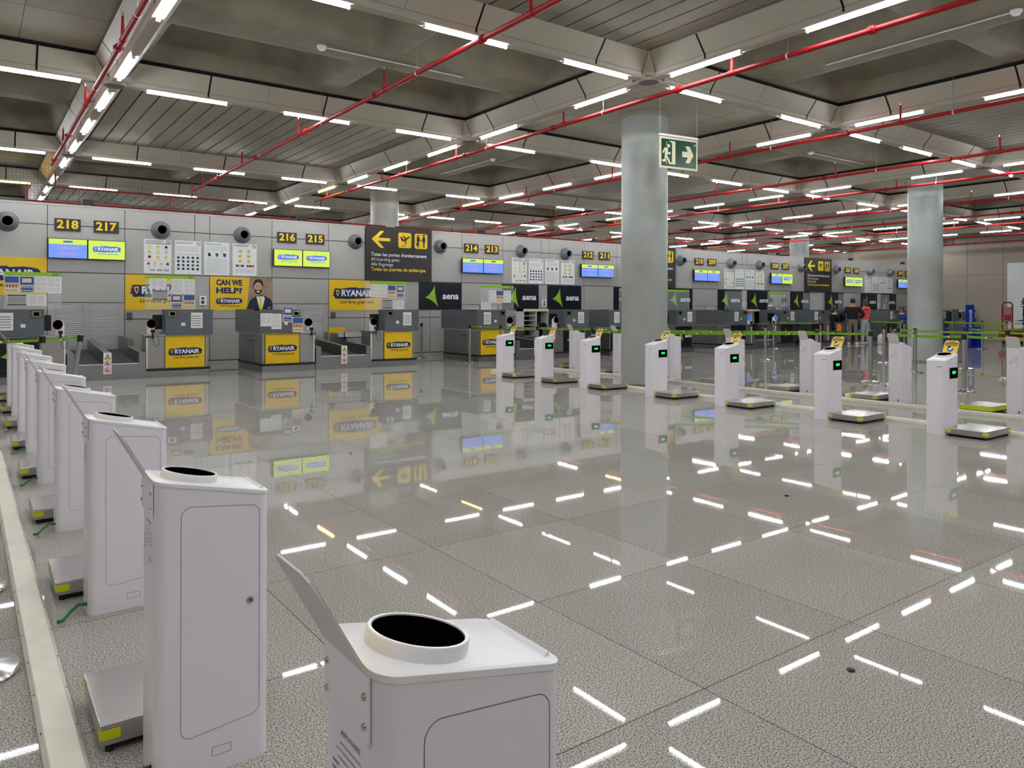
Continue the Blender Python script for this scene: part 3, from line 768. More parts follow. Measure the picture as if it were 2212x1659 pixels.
def scanner(x, s, n, face='red'):
    t = empty('document_scanner', (x, DFY+.12, .92)); tag(t, 'white scanner with %s on the ledge of desk %d' % ('round black face and red rim' if face == 'red' else 'round blue lit face', n), 'scanner', 'scanners on the desk ledges')
    t.rotation_euler = (0, 0, R(0 if s > 0 else -28)*1)
    MB().box(-.07, .07, -.04, .08, 0, .26, WHITE2).build('body', t, bevel=.02)
    T = Matrix.Translation((0, -.05, .23)) @ Matrix.Rotation(R(82), 4, 'X')
    b = MB(); b.T = T; b.lathe([(.0, -.03), (.095, -.03), (.1, .0), (.095, .012)], WHITE2, 28).build('head', t, smooth=True)
    b = MB(); b.T = T; b.lathe([(.097, .011), (.094, .014), (.091, .012)], PRED if face == 'red' else SCRB, 28).build('rim', t, smooth=True)
    b = MB(); b.T = T; b.lathe([(.093, .0125), (.0001, .0125)], BLACKG if face == 'red' else SCRN, 28).build('glass', t)
    q = empty('handheld_reader', (x+.01, DFY-.02, .93)); tag(q, 'black handheld barcode reader hanging in front of the scanner at desk %d' % n, 'barcode reader', 'handheld readers')
    b = MB(); b.box(-.04, .04, -.05, .02, .03, .1, BLACK); b.box(-.018, .018, -.045, -.01, -.1, .05, BLACK); b.build('body', q, bevel=.012)
    b = MB(); pts = [(0, -.04, -.1), (.01, -.05, -.2), (.05, -.05, -.27), (.11, -.045, -.25), (.12, -.035, -.15), (.08, -.02, 0)]
    b.path(pts, .004, BLACK, 6).build('cable', q)
for g in range(8):
    for s in (-1, 1): desk(g, s)
    c = GATES[g]
for n, g, s, f in ((218, 0, -1, 'red'), (217, 0, 1, 'red'), (216, 1, -1, 'red'), (215, 1, 1, 'red'), (214, 2, -1, 'red'), (213, 2, 1, 'red'), (210, 4, -1, 'blue'), (209, 4, 1, 'blue')):
    scanner(GATES[g]-.78 if s < 0 else GATES[g]+.91, s, n, f)
def conveyor(g):
    c = GATES[g]+.06; t = empty('baggage_conveyor', (c, DFY-.05, 0)); tag(t, 'twin baggage conveyor with grey steel sides below signs %d and %d' % NUMS[g], 'conveyor', 'baggage conveyors')
    L = 2.75
    MB().box(-.72, .72, 0, .06, 0, .315, STEELD).box(-.585, .585, .004, .09, .316, .326, PRW).build('front_plate', t)
    def slope(y): return .29+(.5-.29)*y/L
    for s in (-1, 1):
        MB().prism([(.06, slope(0)), (L, slope(L)), (L, .1), (.06, .1)], s*.065, s*.585, BELT, 'x').build('belt', t, fix=True)
        MB().prism([(.0, .317), (0, .55), (.2, .56), (L*.55, .62), (L*.55, .8), (L, .82), (L, 0), (.065, 0), (.065, .317)], s*.72, s*.59, STEELD, 'x').build('side_panel', t, fix=True)
    MB().prism([(.0, .3), (0, .56), (L, .74), (L, .3)], -.06, .06, STEELD, 'x').build('divider', t, fix=True)
    b = MB(); b.box(-.075, .075, -.012, 0, .125, .565, PRW); w_ = b.build('warning_plate', t)
    b = MB(); y = -.0135
    b.poly([(-.062, -.05), (.062, -.05), (0, .06)], 0, y, .48, INK); b.poly([(-.044, -.038), (.044, -.038), (0, .038)], 0, y-.001, .48, SIGNY); b.poly([(-.006, -.02), (.006, -.02), (.008, .02), (-.008, .02)], 0, y-.002, .476, INK)
    for z in (.345, .205):
        b.ring(0, y, z, .062, .01, PRED, 20); b.poly([(-.045, .04), (-.037, .048), (.045, -.04), (.037, -.048)], 0, y-.001, z, PRED)
        b.disc(.0, y-.0005, z+.022, .013, INK, 10); b.poly([(-.035, -.01), (.03, .012), (.02, -.005), (.03, -.035), (.015, -.035), (0, -.012), (-.02, -.035), (-.032, -.03)], 0, y-.0005, z, INK)
    b.build('pictogram', w_)
for g in range(8): conveyor(g)
# glass shields over desks
def shield(x0, x1, z1, lab, band=True, z0=1.46, cat='glass screen'):
    t = empty('glass_shield', (x0, 17.72, z0)); tag(t, lab, 'glass screen', 'glass shields on the desks'); w_ = x1-x0; h = z1-z0
    MB().box(0, w_, 0, .008, 0, h, GLASS).build('pane', t)
    MB().box(-.008, 0, -.003, .011, 0, h, WATER).box(w_, w_+.008, -.003, .011, 0, h, WATER).build('edge_strip', t)
    if band: 
        bb = MB().box(0, w_, -.004, 0, h-.075, h, AENAG).build('green_band', t)
        p = MB(); star(p, w_-.2, -.006, h-.037, .02, PRW); p.text('aena', w_-.1, -.006, h-.037, .045, INK, .02); p.build('print', bb)
GP = 'papers taped to the glass shields'
shield(.53, 1.5, 2.2, 'glass shield with green top band and papers over desk 218')
for x, z, w_, h, k, l in ((.66, 1.95, .25, .34, 'sand', 'sand and blue leaflet, leftmost in the top row on the glass of desk 218'), (.91, 1.95, .25, .34, 'blue', 'blue leaflet, second in the top row on the glass of desk 218'), (1.15, 1.96, .24, .33, 'text', 'white text sheet, third in the top row on the glass of desk 218'), (1.39, 1.95, .23, .34, 'text', 'white text sheet, last in the top row on the glass of desk 218'), (.74, 1.64, .34, .23, 'table', 'grey timetable sheet low on the glass of desk 218'), (1.08, 1.64, .33, .23, 'cols', 'white four paragraph sheet low on the glass of desk 218')):
    paper_sheet(x, 17.715, z, w_, h, k, l, GP)
shield(3.06, 4.09, 2.2, 'glass shield with green top band and papers over desk 217')
for x, z, w_, h, k, l in ((3.31, 2.02, .34, .23, 'cols', 'white four paragraph sheet high on the glass of desk 217'), (3.35, 1.77, .33, .22, 'table', 'grey timetable sheet in the middle of the glass of desk 217'), (3.71, 1.97, .25, .34, 'text', 'white text sheet, left of two on the glass of desk 217'), (3.95, 1.97, .23, .33, 'text', 'white text sheet, right of two on the glass of desk 217'), (3.69, 1.63, .24, .33, 'blue', 'blue leaflet low on the glass of desk 217'), (3.95, 1.63, .24, .33, 'sand', 'sand and blue leaflet low on the glass of desk 217')):
    paper_sheet(x, 17.715, z, w_, h, k, l, GP)
shield(8.2, 9.36, 2.2, 'glass shield with papers at its right half over desk 215', False)
tag(MB().box(8.33, 9.36, 17.71, 17.716, 2.12, 2.2, AENAG).build('green_sticker_band'), 'green band stuck along the top of the glass over desk 215', 'sticker')
for x, z, w_, h, k, l in ((8.46, 1.95, .23, .34, 'text', 'white text sheet, first on the glass of desk 215'), (8.7, 1.95, .23, .34, 'text', 'white text sheet, second on the glass of desk 215'), (8.95, 1.93, .23, .34, 'sand', 'sand and blue leaflet on the glass of desk 215'), (9.2, 1.93, .22, .34, 'blue', 'blue leaflet at the right of the glass of desk 215'), (8.82, 1.6, .3, .24, 'table', 'grey timetable sheet low on the glass of desk 215'), (9.15, 1.59, .32, .24, 'cols', 'white four paragraph sheet low on the glass of desk 215')):
    paper_sheet(x, 17.715, z, w_, h, k, l, GP)
shield(11.75, 12.9, 2.16, 'glass shield with green top band and papers over desk 214')
for x, z, w_, h, k, l in ((12.15, 1.84, .26, .35, 'text', 'white text sheet left of the leaflet on the glass of desk 214'), (12.41, 1.84, .26, .36, 'sand', 'sand and blue leaflet in the middle of the glass of desk 214'), (12.68, 1.84, .26, .35, 'text', 'white text sheet right of the leaflet on the glass of desk 214'), (11.93, 1.56, .33, .24, 'cols', 'small white sheet low on the glass of desk 214')):
    paper_sheet(x, 17.715, z, w_, h, k, l, GP)
shield(17.2, 18.3, 2.16, 'glass shield with green top band over desk 212')
shield(19.3, 20.6, 2.16, 'glass shield over desk 211 left of the middle column')
shield(22.6, 23.8, 2.16, 'glass shield over desk 210 right of the middle column', False)
shield(25.2, 26.3, 2.16, 'glass shield with green top band over desk 209')
shield(27.6, 28.9, 2.16, 'glass shield before the staff at desk 208', False)
shield(30.2, 31.2, 2.16, 'glass shield over desk 207 beside the navy poster', False)
shield(33.4, 34.4, 2.16, 'glass shield over desk 206 left of the man in black', False)
shield(36.4, 37.4, 2.16, 'glass shield over desk 205 before the seated woman', False)
# open shelf units behind desks
for x, lab in ((14.3, 'open grey shelf unit behind the ledge of desk 213'), (25.55, 'open shelf unit farther back, right of the navy poster under sign 209')):
    t = empty('shelf_unit', (x, 19.1, 0)); tag(t, lab, 'shelf unit')
    b = MB(); b.box(0, .03, 0, .4, 0, 1.48, GREYPLATE).box(1.0, 1.03, 0, .4, 0, 1.48, GREYPLATE).box(.52, .55, 0, .4, 0, 1.4, GREYPLATE).box(0, 1.03, -.02, .42, 1.4, 1.48, PBEIGE).box(.03, 1.0, .38, .4, 0, 1.4, SIGNB)
    b.build('carcass', t); b = MB()
    for z in (.4, .6, .8, .95, 1.1, 1.25): b.box(.03, .52, .02, .38, z, z+.015, GREYPLATE)
    b.build('shelf_board', t)
# small things on the desks
t = empty('water_bottle', (.53, 17.9, 1.462)); tag(t, 'clear plastic water bottle on the desk at far left', 'bottle')
MB().lathe([(.0, 0), (.035, 0), (.036, .15), (.03, .18), (.014, .2), (.014, .21)], WATER, 16).build('body', t, smooth=True); MB().cyl((0, 0, .21), (0, 0, .235), .016, .016, PBLUE, 12).build('cap', t, smooth=True)
t = empty('office_chair', (14.62, 18.3, 0)); tag(t, 'black office chair with rounded back between desks 214 and 213', 'chair')
MB().box(-.22, .22, -.2, .2, .42, .5, BLACK).build('seat', t, bevel=.04)
MB().prism([(-.2, .6), (-.22, .9), (-.12, 1.06), (.12, 1.06), (.22, .9), (.2, .6)], .2, .25, BLACK, 'y').build('backrest', t, bevel=.03, fix=True)
MB().cyl((0, 0, .06), (0, 0, .42), .03, .03, CHROME, 12).box(-.02, .02, .2, .24, .45, .7, BLACK).build('column', t)
b = MB()
for k in range(5): a = 2*math.pi*k/5; b.cyl((0, 0, .09), (.28*math.cos(a), .28*math.sin(a), .05), .022, .016, BLACK, 8); b.sphere((.28*math.cos(a), .28*math.sin(a), .027), .026, BLACK, 8)
b.build('star_base', t)
t = empty('plastic_tray', (8.4, 18.9, .62)); tag(t, 'pale grey plastic tray at the back of the second conveyor', 'tray')
MB().box(-.35, .35, -.2, .2, .08, .1, GREYPLATE).box(-.35, .35, -.2, -.18, .08, .24, GREYPLATE).box(-.35, -.33, -.2, .2, .08, .24, GREYPLATE).box(.33, .35, -.2, .2, .08, .24, GREYPLATE).build('tray_body', t)
t = empty('leaning_board', (8.05, 19.75, 0)); tag(t, 'yellow board with CAN leaning behind the second conveyor', 'sign')
MB().box(0, .5, 0, .02, .3, .96, YEL).build('board', t); MB().text('CA', .36, -.002, .72, .2, NAVY, .05).build('lettering', t)

# ------------------------------------------------------------------ baggage sizer kiosks (self-service bag check pillars)
LBL = mat('label_ink', (138, 136, 136), .7, var=0)
KL, KW, ZH, ZL = .355, .225, .96, .885
def kiosk_proto():
    # local: x 0 = tall plate end, x KL = low end; y 0..KW, door on the -y side, display on the +y side
    root = empty('bag_check_kiosk')
    def outline(r, seg=6):
        pts = []
        for cx, cy, a0 in ((KL-r, r, -90), (KL-r, KW-r, 0), (r, KW-r, 90), (r, r, 180)):
            for k in range(seg+1):
                a = R(a0+90*k/seg); pts.append((cx+r*math.cos(a), cy+r*math.sin(a)))
        return pts
    zt = lambda x: ZH+(ZL-ZH)*x/KL
    P = outline(.038); n = len(P)
    b = MB(); vs = [(x, y, 0) for x, y in P]+[(x, y, zt(x)-.012) for x, y in P]
    b.add(vs, [(i, (i+1) % n, (i+1) % n+n, i+n) for i in range(n)]+[tuple(range(n-1, -1, -1))], WHITE)
    b.build('body', root, smooth=True)
    # top cap
    b = MB(); P2 = [(KL/2+(x-KL/2)*1.012, KW/2+(y-KW/2)*1.02) for x, y in P]; P3 = [(KL/2+(x-KL/2)*.985, KW/2+(y-KW/2)*.975) for x, y in P]
    vs = [(x, y, zt(x)-.014) for x, y in P2]+[(x, y, zt(x)-.003) for x, y in P2]+[(x, y, zt(x)) for x, y in P3]
    fs = [(i+k*n, (i+1) % n+k*n, (i+1) % n+(k+1)*n, i+(k+1)*n) for k in (0, 1) for i in range(n)]+[tuple(range(2*n, 3*n))]+[tuple(range(n-1, -1, -1))]
    b.add(vs, fs, WHITE2); xe = KL-.018
    b.build('top_cap', root, smooth=True)
    b = MB()
    b.add([(xe-.012, .025, zt(xe)+.0), (xe, .025, zt(xe)+.009), (xe+.004, .025, zt(xe)-.002), (xe-.012, KW-.025, zt(xe)), (xe, KW-.025, zt(xe)+.009), (xe+.004, KW-.025, zt(xe)-.002)], [(0, 1, 4, 3), (1, 2, 5, 4), (0, 2, 1), (3, 4, 5)], WHITE2)
    b.build('front_lip', root, fix=True)
    ang = math.atan2(ZH-ZL, KL); cx = .122
    T = Matrix.Translation((cx, KW/2+.0, zt(cx))) @ Matrix.Rotation(ang, 4, 'Y')
    b = MB(); b.T = T; b.lathe([(.088, -.008), (.088, .021), (.086, .024), (.0805, .024), (.08, .019)], WHITE2, 48).build('scanner_ring', root, smooth=True)
    b = MB(); b.T = T; b.lathe([(.081, .021), (.0001, .021)], BLACKG, 48); b.lathe([(.081, .0214), (.079, .0214)], mat('dark_red_ring', (60, 6, 12), .2, var=0), 48); b.build('scanner_glass', root)
    # backboard
    b = MB(); y0, y1 = .028, KW-.028; t = .0035; dx, dz = -.092, .165; L = math.hypot(dx, dz); ux, uz = dx/L, dz/L; nx, nz = uz, -ux
    x0, z0 = -.003, ZH-.01
    r = .034; poly = [(0, y0), (L-r, y0), (L-r*.3, y0+r*.3), (L, y0+r), (L, y1-r), (L-r*.3, y1-r*.3), (L-r, y1), (0, y1)]
    A = [(x0+ux*s, y, z0+uz*s) for s, y in poly]; B = [(x-nx*t, y, z-nz*t) for x, y, z in A]; k = len(poly)
    b.add(A+B, [tuple(range(k)), tuple(range(2*k-1, k-1, -1))]+[(i+k, (i+1) % k+k, (i+1) % k, i) for i in range(k)], GREYPLATE)
    b.box(-.0055, -.0015, y0, y1, ZH-.115, ZH-.008, WHITE)
    bb = b.build('backboard', root, fix=True)
    # sign on the user side
    S = MB(); M = Matrix(((ux, 0, nx, x0+nx*.0012), (0, 1, 0, 0), (uz, 0, nz, z0+nz*.0012), (0, 0, 0, 1)))
    # in this frame: x' up the board, y across, z' off the board toward the user
    def q(s0, s1, a0, a1, m, e=0):
        S.add([tuple(M @ Vector((s, a, e))) for s, a in ((s0, a0), (s0, a1), (s1, a1), (s1, a0))], [(0, 1, 2, 3)], m)
    S.add([tuple(M @ Vector((s*.94+.006, (y-KW/2)*.95+KW/2, 0))) for s, y in poly], [tuple(range(k))], SIGNY)
    c = KW/2
    q(.168, .178, c-.035, c+.035, INK, .0006); 
    for i_, sx in enumerate((.146, .13, .114)): q(sx, sx+.011, c-.075, c+.075, [INK, BRN, BRN][i_], .0006)
    pts = [(.066+.036*math.cos(2*math.pi*i/18), c+.036*math.sin(2*math.pi*i/18)) for i in range(18)]
    S.add([tuple(M @ Vector((s, y, .0006))) for s, y in pts], [tuple(range(18))], NAVYB)
    pts = [(.052, c-.02), (.06, c+.012), (.09, c+.026), (.098, c-.005), (.075, c-.022)]
    S.add([tuple(M @ Vector((s, y, .0012))) for s, y in pts], [tuple(range(5))], PRW)
    q(.085, .108, c-.034, c+.0, INK, .0014)
    S.build('instruction_sign', root)
    b = MB()
    for y in (.04, KW-.04):
        for z in (ZH-.045, ZH-.09): b.cyl((-.0055, y, z), (-.0095, y, z), .0062, .0045, CHROME, 12)
    b.build('bolt', root, smooth=True)
    # label on the tall end
    b = MB(); x = -.0008
    def T2(s, y, z, size, wd): b.text(s, x, y, z, size, LBL, .01, 0, wd, face='-x')
    T2('AIRWARE', c-.01, ZH-.145, .014, .075)
    for i_, (a0, a1) in enumerate(((-.04, .04), (-.055, .05), (-.05, .05), (-.02, .045), (-.045, .045))): b.add([(x, c-a0-.01, ZH-.162-i_*.013), (x, c-a1-.01, ZH-.162-i_*.013), (x, c-a1-.01, ZH-.164-i_*.013), (x, c-a0-.01, ZH-.164-i_*.013)], [(0, 1, 2, 3)], LBL)
    for i_ in range(4): b.add([(x, c+.06, ZH-.2-i_*.012), (x, c+.035, ZH-.2-i_*.012), (x, c+.035, ZH-.204-i_*.012), (x, c+.06, ZH-.204-i_*.012)], [(0, 1, 2, 3)], LBL)
    T2('CE', c-.03, ZH-.262, .022, .028)
    b.build('type_label', root)
    # door on -y side
    b = MB(); y = -.0006; z0, z1a, z1b = .14, ZH-.105, ZH-.135
    xa, xb = .075, KL-.035; r = .03
    def rr(zb0, zt0, zt1):
        pts = []
        for (px, pz, a0) in ((xb-r, zb0+.018+r, -90), (xb-r, zt1-r, 0), (xa+r, zt0-r, 90), (xa+r, zb0+r, 180)):
            for k in range(6): a = R(a0+90*k/5); pts.append((px+r*math.cos(a), pz+r*math.sin(a)))
        return pts
    pts = rr(.13, ZH-.095, ZH-.115+.0); k = len(pts)
    for i in range(k):
        (xA, zA), (xB, zB) = pts[i], pts[(i+1) % k]; d = math.hypot(xB-xA, zB-zA) or 1; px, pz = -(zB-zA)/d*.0007, (xB-xA)/d*.0007
        b.add([(xA+px, y, zA+pz), (xB+px, y, zB+pz), (xB-px, y, zB-pz), (xA-px, y, zA-pz)], [(0, 1, 2, 3)], LINE)
    dr = b.build('service_door', root)
    b = MB(); b.cyl((KL-.065, 0, .53), (KL-.065, -.005, .53), .0115, .011, CHROME, 20); b.cyl((KL-.065, -.005, .53), (KL-.065, -.0055, .53), .004, .004, DARK, 12); b.build('lock', dr, smooth=True)
    b = MB()
    for a0, a1, c0, c1 in ((.17, .23, .050, .0513), (.17, .23, .0777, .079), (.17, .1713, .05, .079), (.2287, .23, .05, .079)): b.box(a0, a1, y, y+.0002, c0, c1, LINE)
    b.build('base_cutout', root)
    # foot cable hole on the tall end
    b = MB(); b.T = Matrix.Translation((-.001, .055, .045)) @ Matrix.Rotation(R(-90), 4, 'Y'); b.lathe([(.013, 0), (.0001, 0)], DARK, 14).build('cable_hole', root)
    # display on +y side
    b = MB(); y = KW
    b.box(.03, .245, y, y+.004, .665, .80, GREYINK); b.box(.037, .238, y+.004, y+.005, .672, .793, BLACKG); b.box(.025, .25, y, y+.0015, .63, .662, WHITE2)
    dp = b.build('weight_display', root); MB().box(.09, .178, y+.005, y+.006, .722, .757, GREENE).build('lcd', dp)
    MB().box(KL+.0002, KL+.001, .12, KW-.03, ZL-.075, ZL-.07, DARK).box(KL, KL+.004, .12, KW-.03, ZL-.07, ZL-.066, WHITE2).build('card_slot', root)
    return root
NAVYB = mat('sign_blue', (50, 96, 176), .5, var=0); BRN = mat('sign_brown', (110, 92, 50), .5, var=0)
def scale_proto(lime=False, W_=.63):
    # local: 0..W x, 0..D y
    root = empty('floor_scale'); D_ = .44
    b = MB()
    for x in (.03, W_-.03):
        for y in (.03, D_-.03): b.cyl((x, y, 0), (x, y, .03), .014, .014, BLACK, 10)
    b.box(.015, W_-.015, .015, D_-.015, .014, .034, BLACK); b.build('base_frame', root)
    MB().box(0, W_, 0, D_, .03, .095, LIME if lime else STEEL).build('skirt', root, bevel=.004)
    MB().box(-.001, W_+.001, -.001, D_+.001, .0952, .1, STEELT).build('platform', root, bevel=.002)
    if not lime:
        for x0, x1, y0, y1 in ((-.0015, .06, -.0015, -.001), (W_-.06, W_+.0015, -.0015, -.001), (-.0015, -.001, -.0015, .05), (-.0015, -.001, D_-.05, D_), (-.0015, .05, D_+.001, D_+.0015), (W_+.001, W_+.0015, 0, .05)):
            MB().box(x0, x1, y0, y1, .05, .085, YELTAG).build('corner_tape', root)
    return root
KP = kiosk_proto(); SPR = scale_proto(); SPL = scale_proto(False, .54); used = {}
def put(proto, loc, rz, label, cat, group):
    o = proto if not used.get(proto.name) else copy_tree(proto); used[proto.name] = 1
    o.location = loc; o.rotation_euler = (0, 0, rz); tag(o, label, cat, group); return o
LEFTY = [1.0, 2.52, 4.12, 5.86, 7.5, 9.2, 11.0, 12.9, 14.6, 16.0]
LEFTY = [1.0, 2.52, 4.13, 5.8, 7.45, 9.1, 10.75, 12.4, 14.0]
for i, y in enumerate(LEFTY):
    put(KP, (.465 if i else .487, y, 0), 0, 'white bag check kiosk, %s' % (['cut off by the bottom edge, nearest', 'with the keyhole, second in the left row', 'third in the left row with black round reader just visible'][i] if i < 3 else '%s from the front in the left row' % ORD[i]), 'kiosk', 'kiosks of the left row')
    if i: put(SPL, (.355, y+.30, 0), 0, 'steel floor scale behind the %s kiosk of the left row' % ORD[i], 'scale', 'floor scales of the left row')
    if 0 < i < 7:
        cb = MB(); pts = [(.463, y+.05, .045), (.43, y+.045, .05), (.39, y+.02, .03), (.36, y-.02, .012), (.335, y-.05, .02)]
        cb.path(pts, .005, CABLE, 8); cb.path([(a, b_+.012, c_+.004) for a, b_, c_ in pts], .004, CABLE, 8)
        tag(cb.build('cable', smooth=True), 'green cable from the foot of the %s kiosk in the left row to the trunking' % ORD[i], 'cable', 'green cables of the left row')
RY_ = [4.16, 5.65, 7.35, 8.83, 10.52, 11.93, 13.32]
WH = ['on the far right', 'second from the right', 'third from the right', 'right of the middle column', 'left of the middle column', 'second from the left end', 'at the left end']
for i, y in enumerate(RY_):
    put(KP, (9.735, y+KW, 0), math.pi, 'white kiosk with yellow sign, %s of the front right row' % WH[i], 'kiosk', 'kiosks of the front right row')
    put(SPR, (9.37, y-.46, 0), 0, 'steel floor scale beside the front row kiosk %s' % WH[i], 'scale', 'floor scales of the front right row')
BYY = [4.5, 6.2, 7.8, 9.42, 11.05, 12.6, 14.15]
WB = ['cut by the right edge of the picture', 'second from the right', 'third from the right', 'fourth from the right', 'beside the middle column on its right', 'half hidden behind the middle column', 'at its left end']
LSP = scale_proto(True)
for i, y in enumerate(BYY):
    put(KP, (12.0, y-KW, 0), 0, 'white kiosk of the back right row, %s' % WB[i], 'kiosk', 'kiosks of the back right row')
    if i == 0: LSP.location = (11.86, y+.12, 0); tag(LSP, 'floor scale with bright lime yellow sides at right', 'scale')
    else: put(SPR, (11.86, y+.12, 0), 0, 'steel floor scale beside the back row kiosk %s' % WB[i], 'scale', 'floor scales of the back right row')
# trunking on the floor
def trunk(x, y0, y1, w_, h, lab, rz=0):
    b = MB(); b.prism([(0, 0), (w_, 0), (w_, h*.5), (w_-.012, h), (.012, h), (0, h*.5)], y0, y1, CREAM, 'y')
    for q in (.014, w_-.014): b.box(q-.0008, q+.0008, y0, y1, h, h+.0005, PTEXT)
    y = y0+.2
    while y < y1:
        for q in (.007, w_-.007): b.cyl((q, y, h*.7), (q, y, h*.9), .003, .003, GREYINK, 6)
        y += .32
    o = b.build('floor_trunking', loc=(x, 0, 0), fix=True); tag(o, lab, 'cable trunking', 'floor cable trunking'); o.rotation_euler = (0, 0, rz); return o
trunk(.215, -1, 17, .12, .032, 'cream cable trunking along the left row of kiosks', R(.4))
trunk(9.98, 2.0, 14.6, .11, .05, 'cream cable trunking along the front right row of kiosks')
trunk(11.5, 2.0, 14.9, .11, .055, 'cream cable trunking along the back right row of kiosks')

# ------------------------------------------------------------------ stanchions and ribbons
def stanchion_proto():
    root = empty('barrier_post')
    MB().lathe([(.0, 0), (.175, 0), (.178, .012), (.17, .026), (.1, .04), (.04, .05), (.0, .05)], CHROME, 36).build('base', root, smooth=True)
    MB().cyl((0, 0, .04), (0, 0, .96), .037, .037, STEEL, 24).build('post', root, smooth=True)
    b = MB(); b.cyl((0, 0, .945), (0, 0, 1.05), .041, .041, BLACK, 20); b.cyl((0, 0, 1.05), (0, 0, 1.055), .034, .03, STEEL, 20)
    for a in range(4): c_, s_ = math.cos(a*math.pi/2), math.sin(a*math.pi/2); b.cyl((.034*c_, .034*s_, .95), (.034*c_, .034*s_, 1.05), .011, .011, BLACK, 8)
    b.build('ribbon_head', root, smooth=True); return root
SPT = stanchion_proto()
POSTS = {'L1': (.904, 13.64, 'upright steel barrier post at left before desk 218'), 'W0': (10.97, 19.75, 'lone steel post without ribbon standing against the wall right of desk 215'),
 'A0': (11.15, 17.35, 'steel post at the left end of the green ribbon before desk 214'), 'A1': (11.6, 16.5, 'steel post behind the leftmost front row kiosk sign'), 'A2': (11.65, 14.95, 'steel post behind the second kiosk of the front row from left'),
 'A3': (12.2, 13.5, 'steel post left of the middle column holding the upper ribbon'), 'A4': (11.0, 12.15, 'short looking dark post holding the lower ribbon left of the middle column'),
 'B1': (14.7, 9.12, 'steel post left of the third yellow sign from right'), 'B2': (14.9, 8.05, 'steel post just right of the yellow sign near the standing couple'), 'B3': (14.6, 7.42, 'steel post with overlapping base left of the kiosk second from right in the back row'),
 'C1': (14.72, 6.2, 'large steel post behind the rightmost yellow sign'), 'C2': (14.95, 4.75, 'steel post at the right edge holding the lowest ribbon'),
 'D1': (17.9, 9.0, 'steel post behind the second back row kiosk from the right, thin'), 'D2': (18.1, 8.7, 'steel post in front of the right column'), 'D3': (17.95, 6.7, 'steel post above the rightmost back row kiosk'),
 'E1': (20.2, 8.45, 'steel post directly behind the large right post'), 'E2': (21.7, 7.7, 'steel post at the right edge behind others'), 'E3': (20.45, 10.67, 'steel post with bare top left of the right column'),
 'G1': (18.8, 13.3, 'steel post with a red and white strip hanging beside it'), 'G2': (24.6, 17.05, 'steel post in front of desk 208'), 'G3': (24.4, 15.0, 'steel post at the right end of the ribbon before desk 207'),
 'H1': (29.9, 16.2, 'thin far post left of the ribbon before desk 206'), 'H2': (28.1, 13.9, 'far post at the left of the right column'),
 'K1': (30.45, 13.6, 'far steel post right of the right column'), 'K2': (31.2, 12.5, 'far steel post right of the blue bag gauge'), 'K3': (31.0, 11.6, 'far steel post before the red trolleys'), 'K4': (30.2, 10.75, 'far steel post at the right edge')}
for k, (x, y, lab) in POSTS.items(): put(SPT, (x, y, 0), 0, lab, 'barrier post', 'steel barrier posts')
o = copy_tree(SPT); bx, by = 1.40, 13.3; tx, ty = 1.462, 14.16
o.location = (1.33, 14.1, 0); o.rotation_euler = (R(0), R(7.6), 0); tag(o, 'tilted steel barrier post before the left conveyor', 'barrier post', 'steel barrier posts')
for k, (x, y) in enumerate(((-.0, 3.74), (-.01, 4.84))): put(SPT, (x, y, 0), 0, ['steel post whose round base is cut by the left edge, nearer one', 'steel post whose round base is cut by the left edge, farther one'][k], 'barrier post', 'steel barrier posts')
RBG = 'green barrier ribbons'
def ribbon(a, bb, lab, z=1.0, za=None, zb=None):
    x0, y0 = a; x1, y1 = bb; d = math.hypot(x1-x0, y1-y0); za = za or z; zb = zb or z
    ax, ay = (x1-x0)/d, (y1-y0)/d; n = 10; b = MB(); vs = []
    off = .045
    for i in range(n+1):
        t_ = i/n; s = off+(d-2*off)*t_; sag = -.018*4*t_*(1-t_)
        zc = za+(zb-za)*t_+sag
        for q in (-.024, .024):
            for w_ in (-.001, .001): vs.append((x0+ax*s-ay*w_, y0+ay*s+ax*w_, zc+q))
    fs = []
    for i in range(n):
        k = i*4
        for p, q in ((0, 1), (1, 3), (3, 2), (2, 0)): fs.append((k+p, k+q, k+4+q, k+4+p))
    b.add(vs, fs, RIBBON); o = b.build('ribbon', fix=True)
    tag(o, lab, 'ribbon', RBG)
    # woven emblem and word repeated along the strip, on the camera side
    p = MB(); nx, ny = ay, -ax
    if (x0*nx+y0*ny) > 0: nx, ny = -nx, -ny
    s = .35; rx, ry = (-ny, nx)
    while s < d-.2:
        t_ = (s-off)/(d-2*off); zc = za+(zb-za)*t_-.018*4*t_*(1-t_)
        cx, cy = x0+ax*s+nx*.0022, y0+ay*s+ny*.0022
        p.add([(cx+rx*u, cy+ry*u, zc+v) for u, v in ((-.03, 0), (.005, .016), (.015, -.016))], [(0, 1, 2)], RIBW)
        p.add([(cx+rx*u, cy+ry*u, zc+v) for u, v in ((.03, -.006), (.085, -.006), (.085, .007), (.03, .007))], [(0, 1, 2, 3)], INK)
        s += .62
    p.build('print', o)
PO = lambda k: POSTS[k][:2]
ribbon((-.6, 13.6), PO('L1'), 'green ribbon from the left edge to the upright post by desk 218', .99)
ribbon(PO('L1'), (1.45, 14.12), 'short green ribbon between the upright and the tilted post', .99, .99, 1.01)
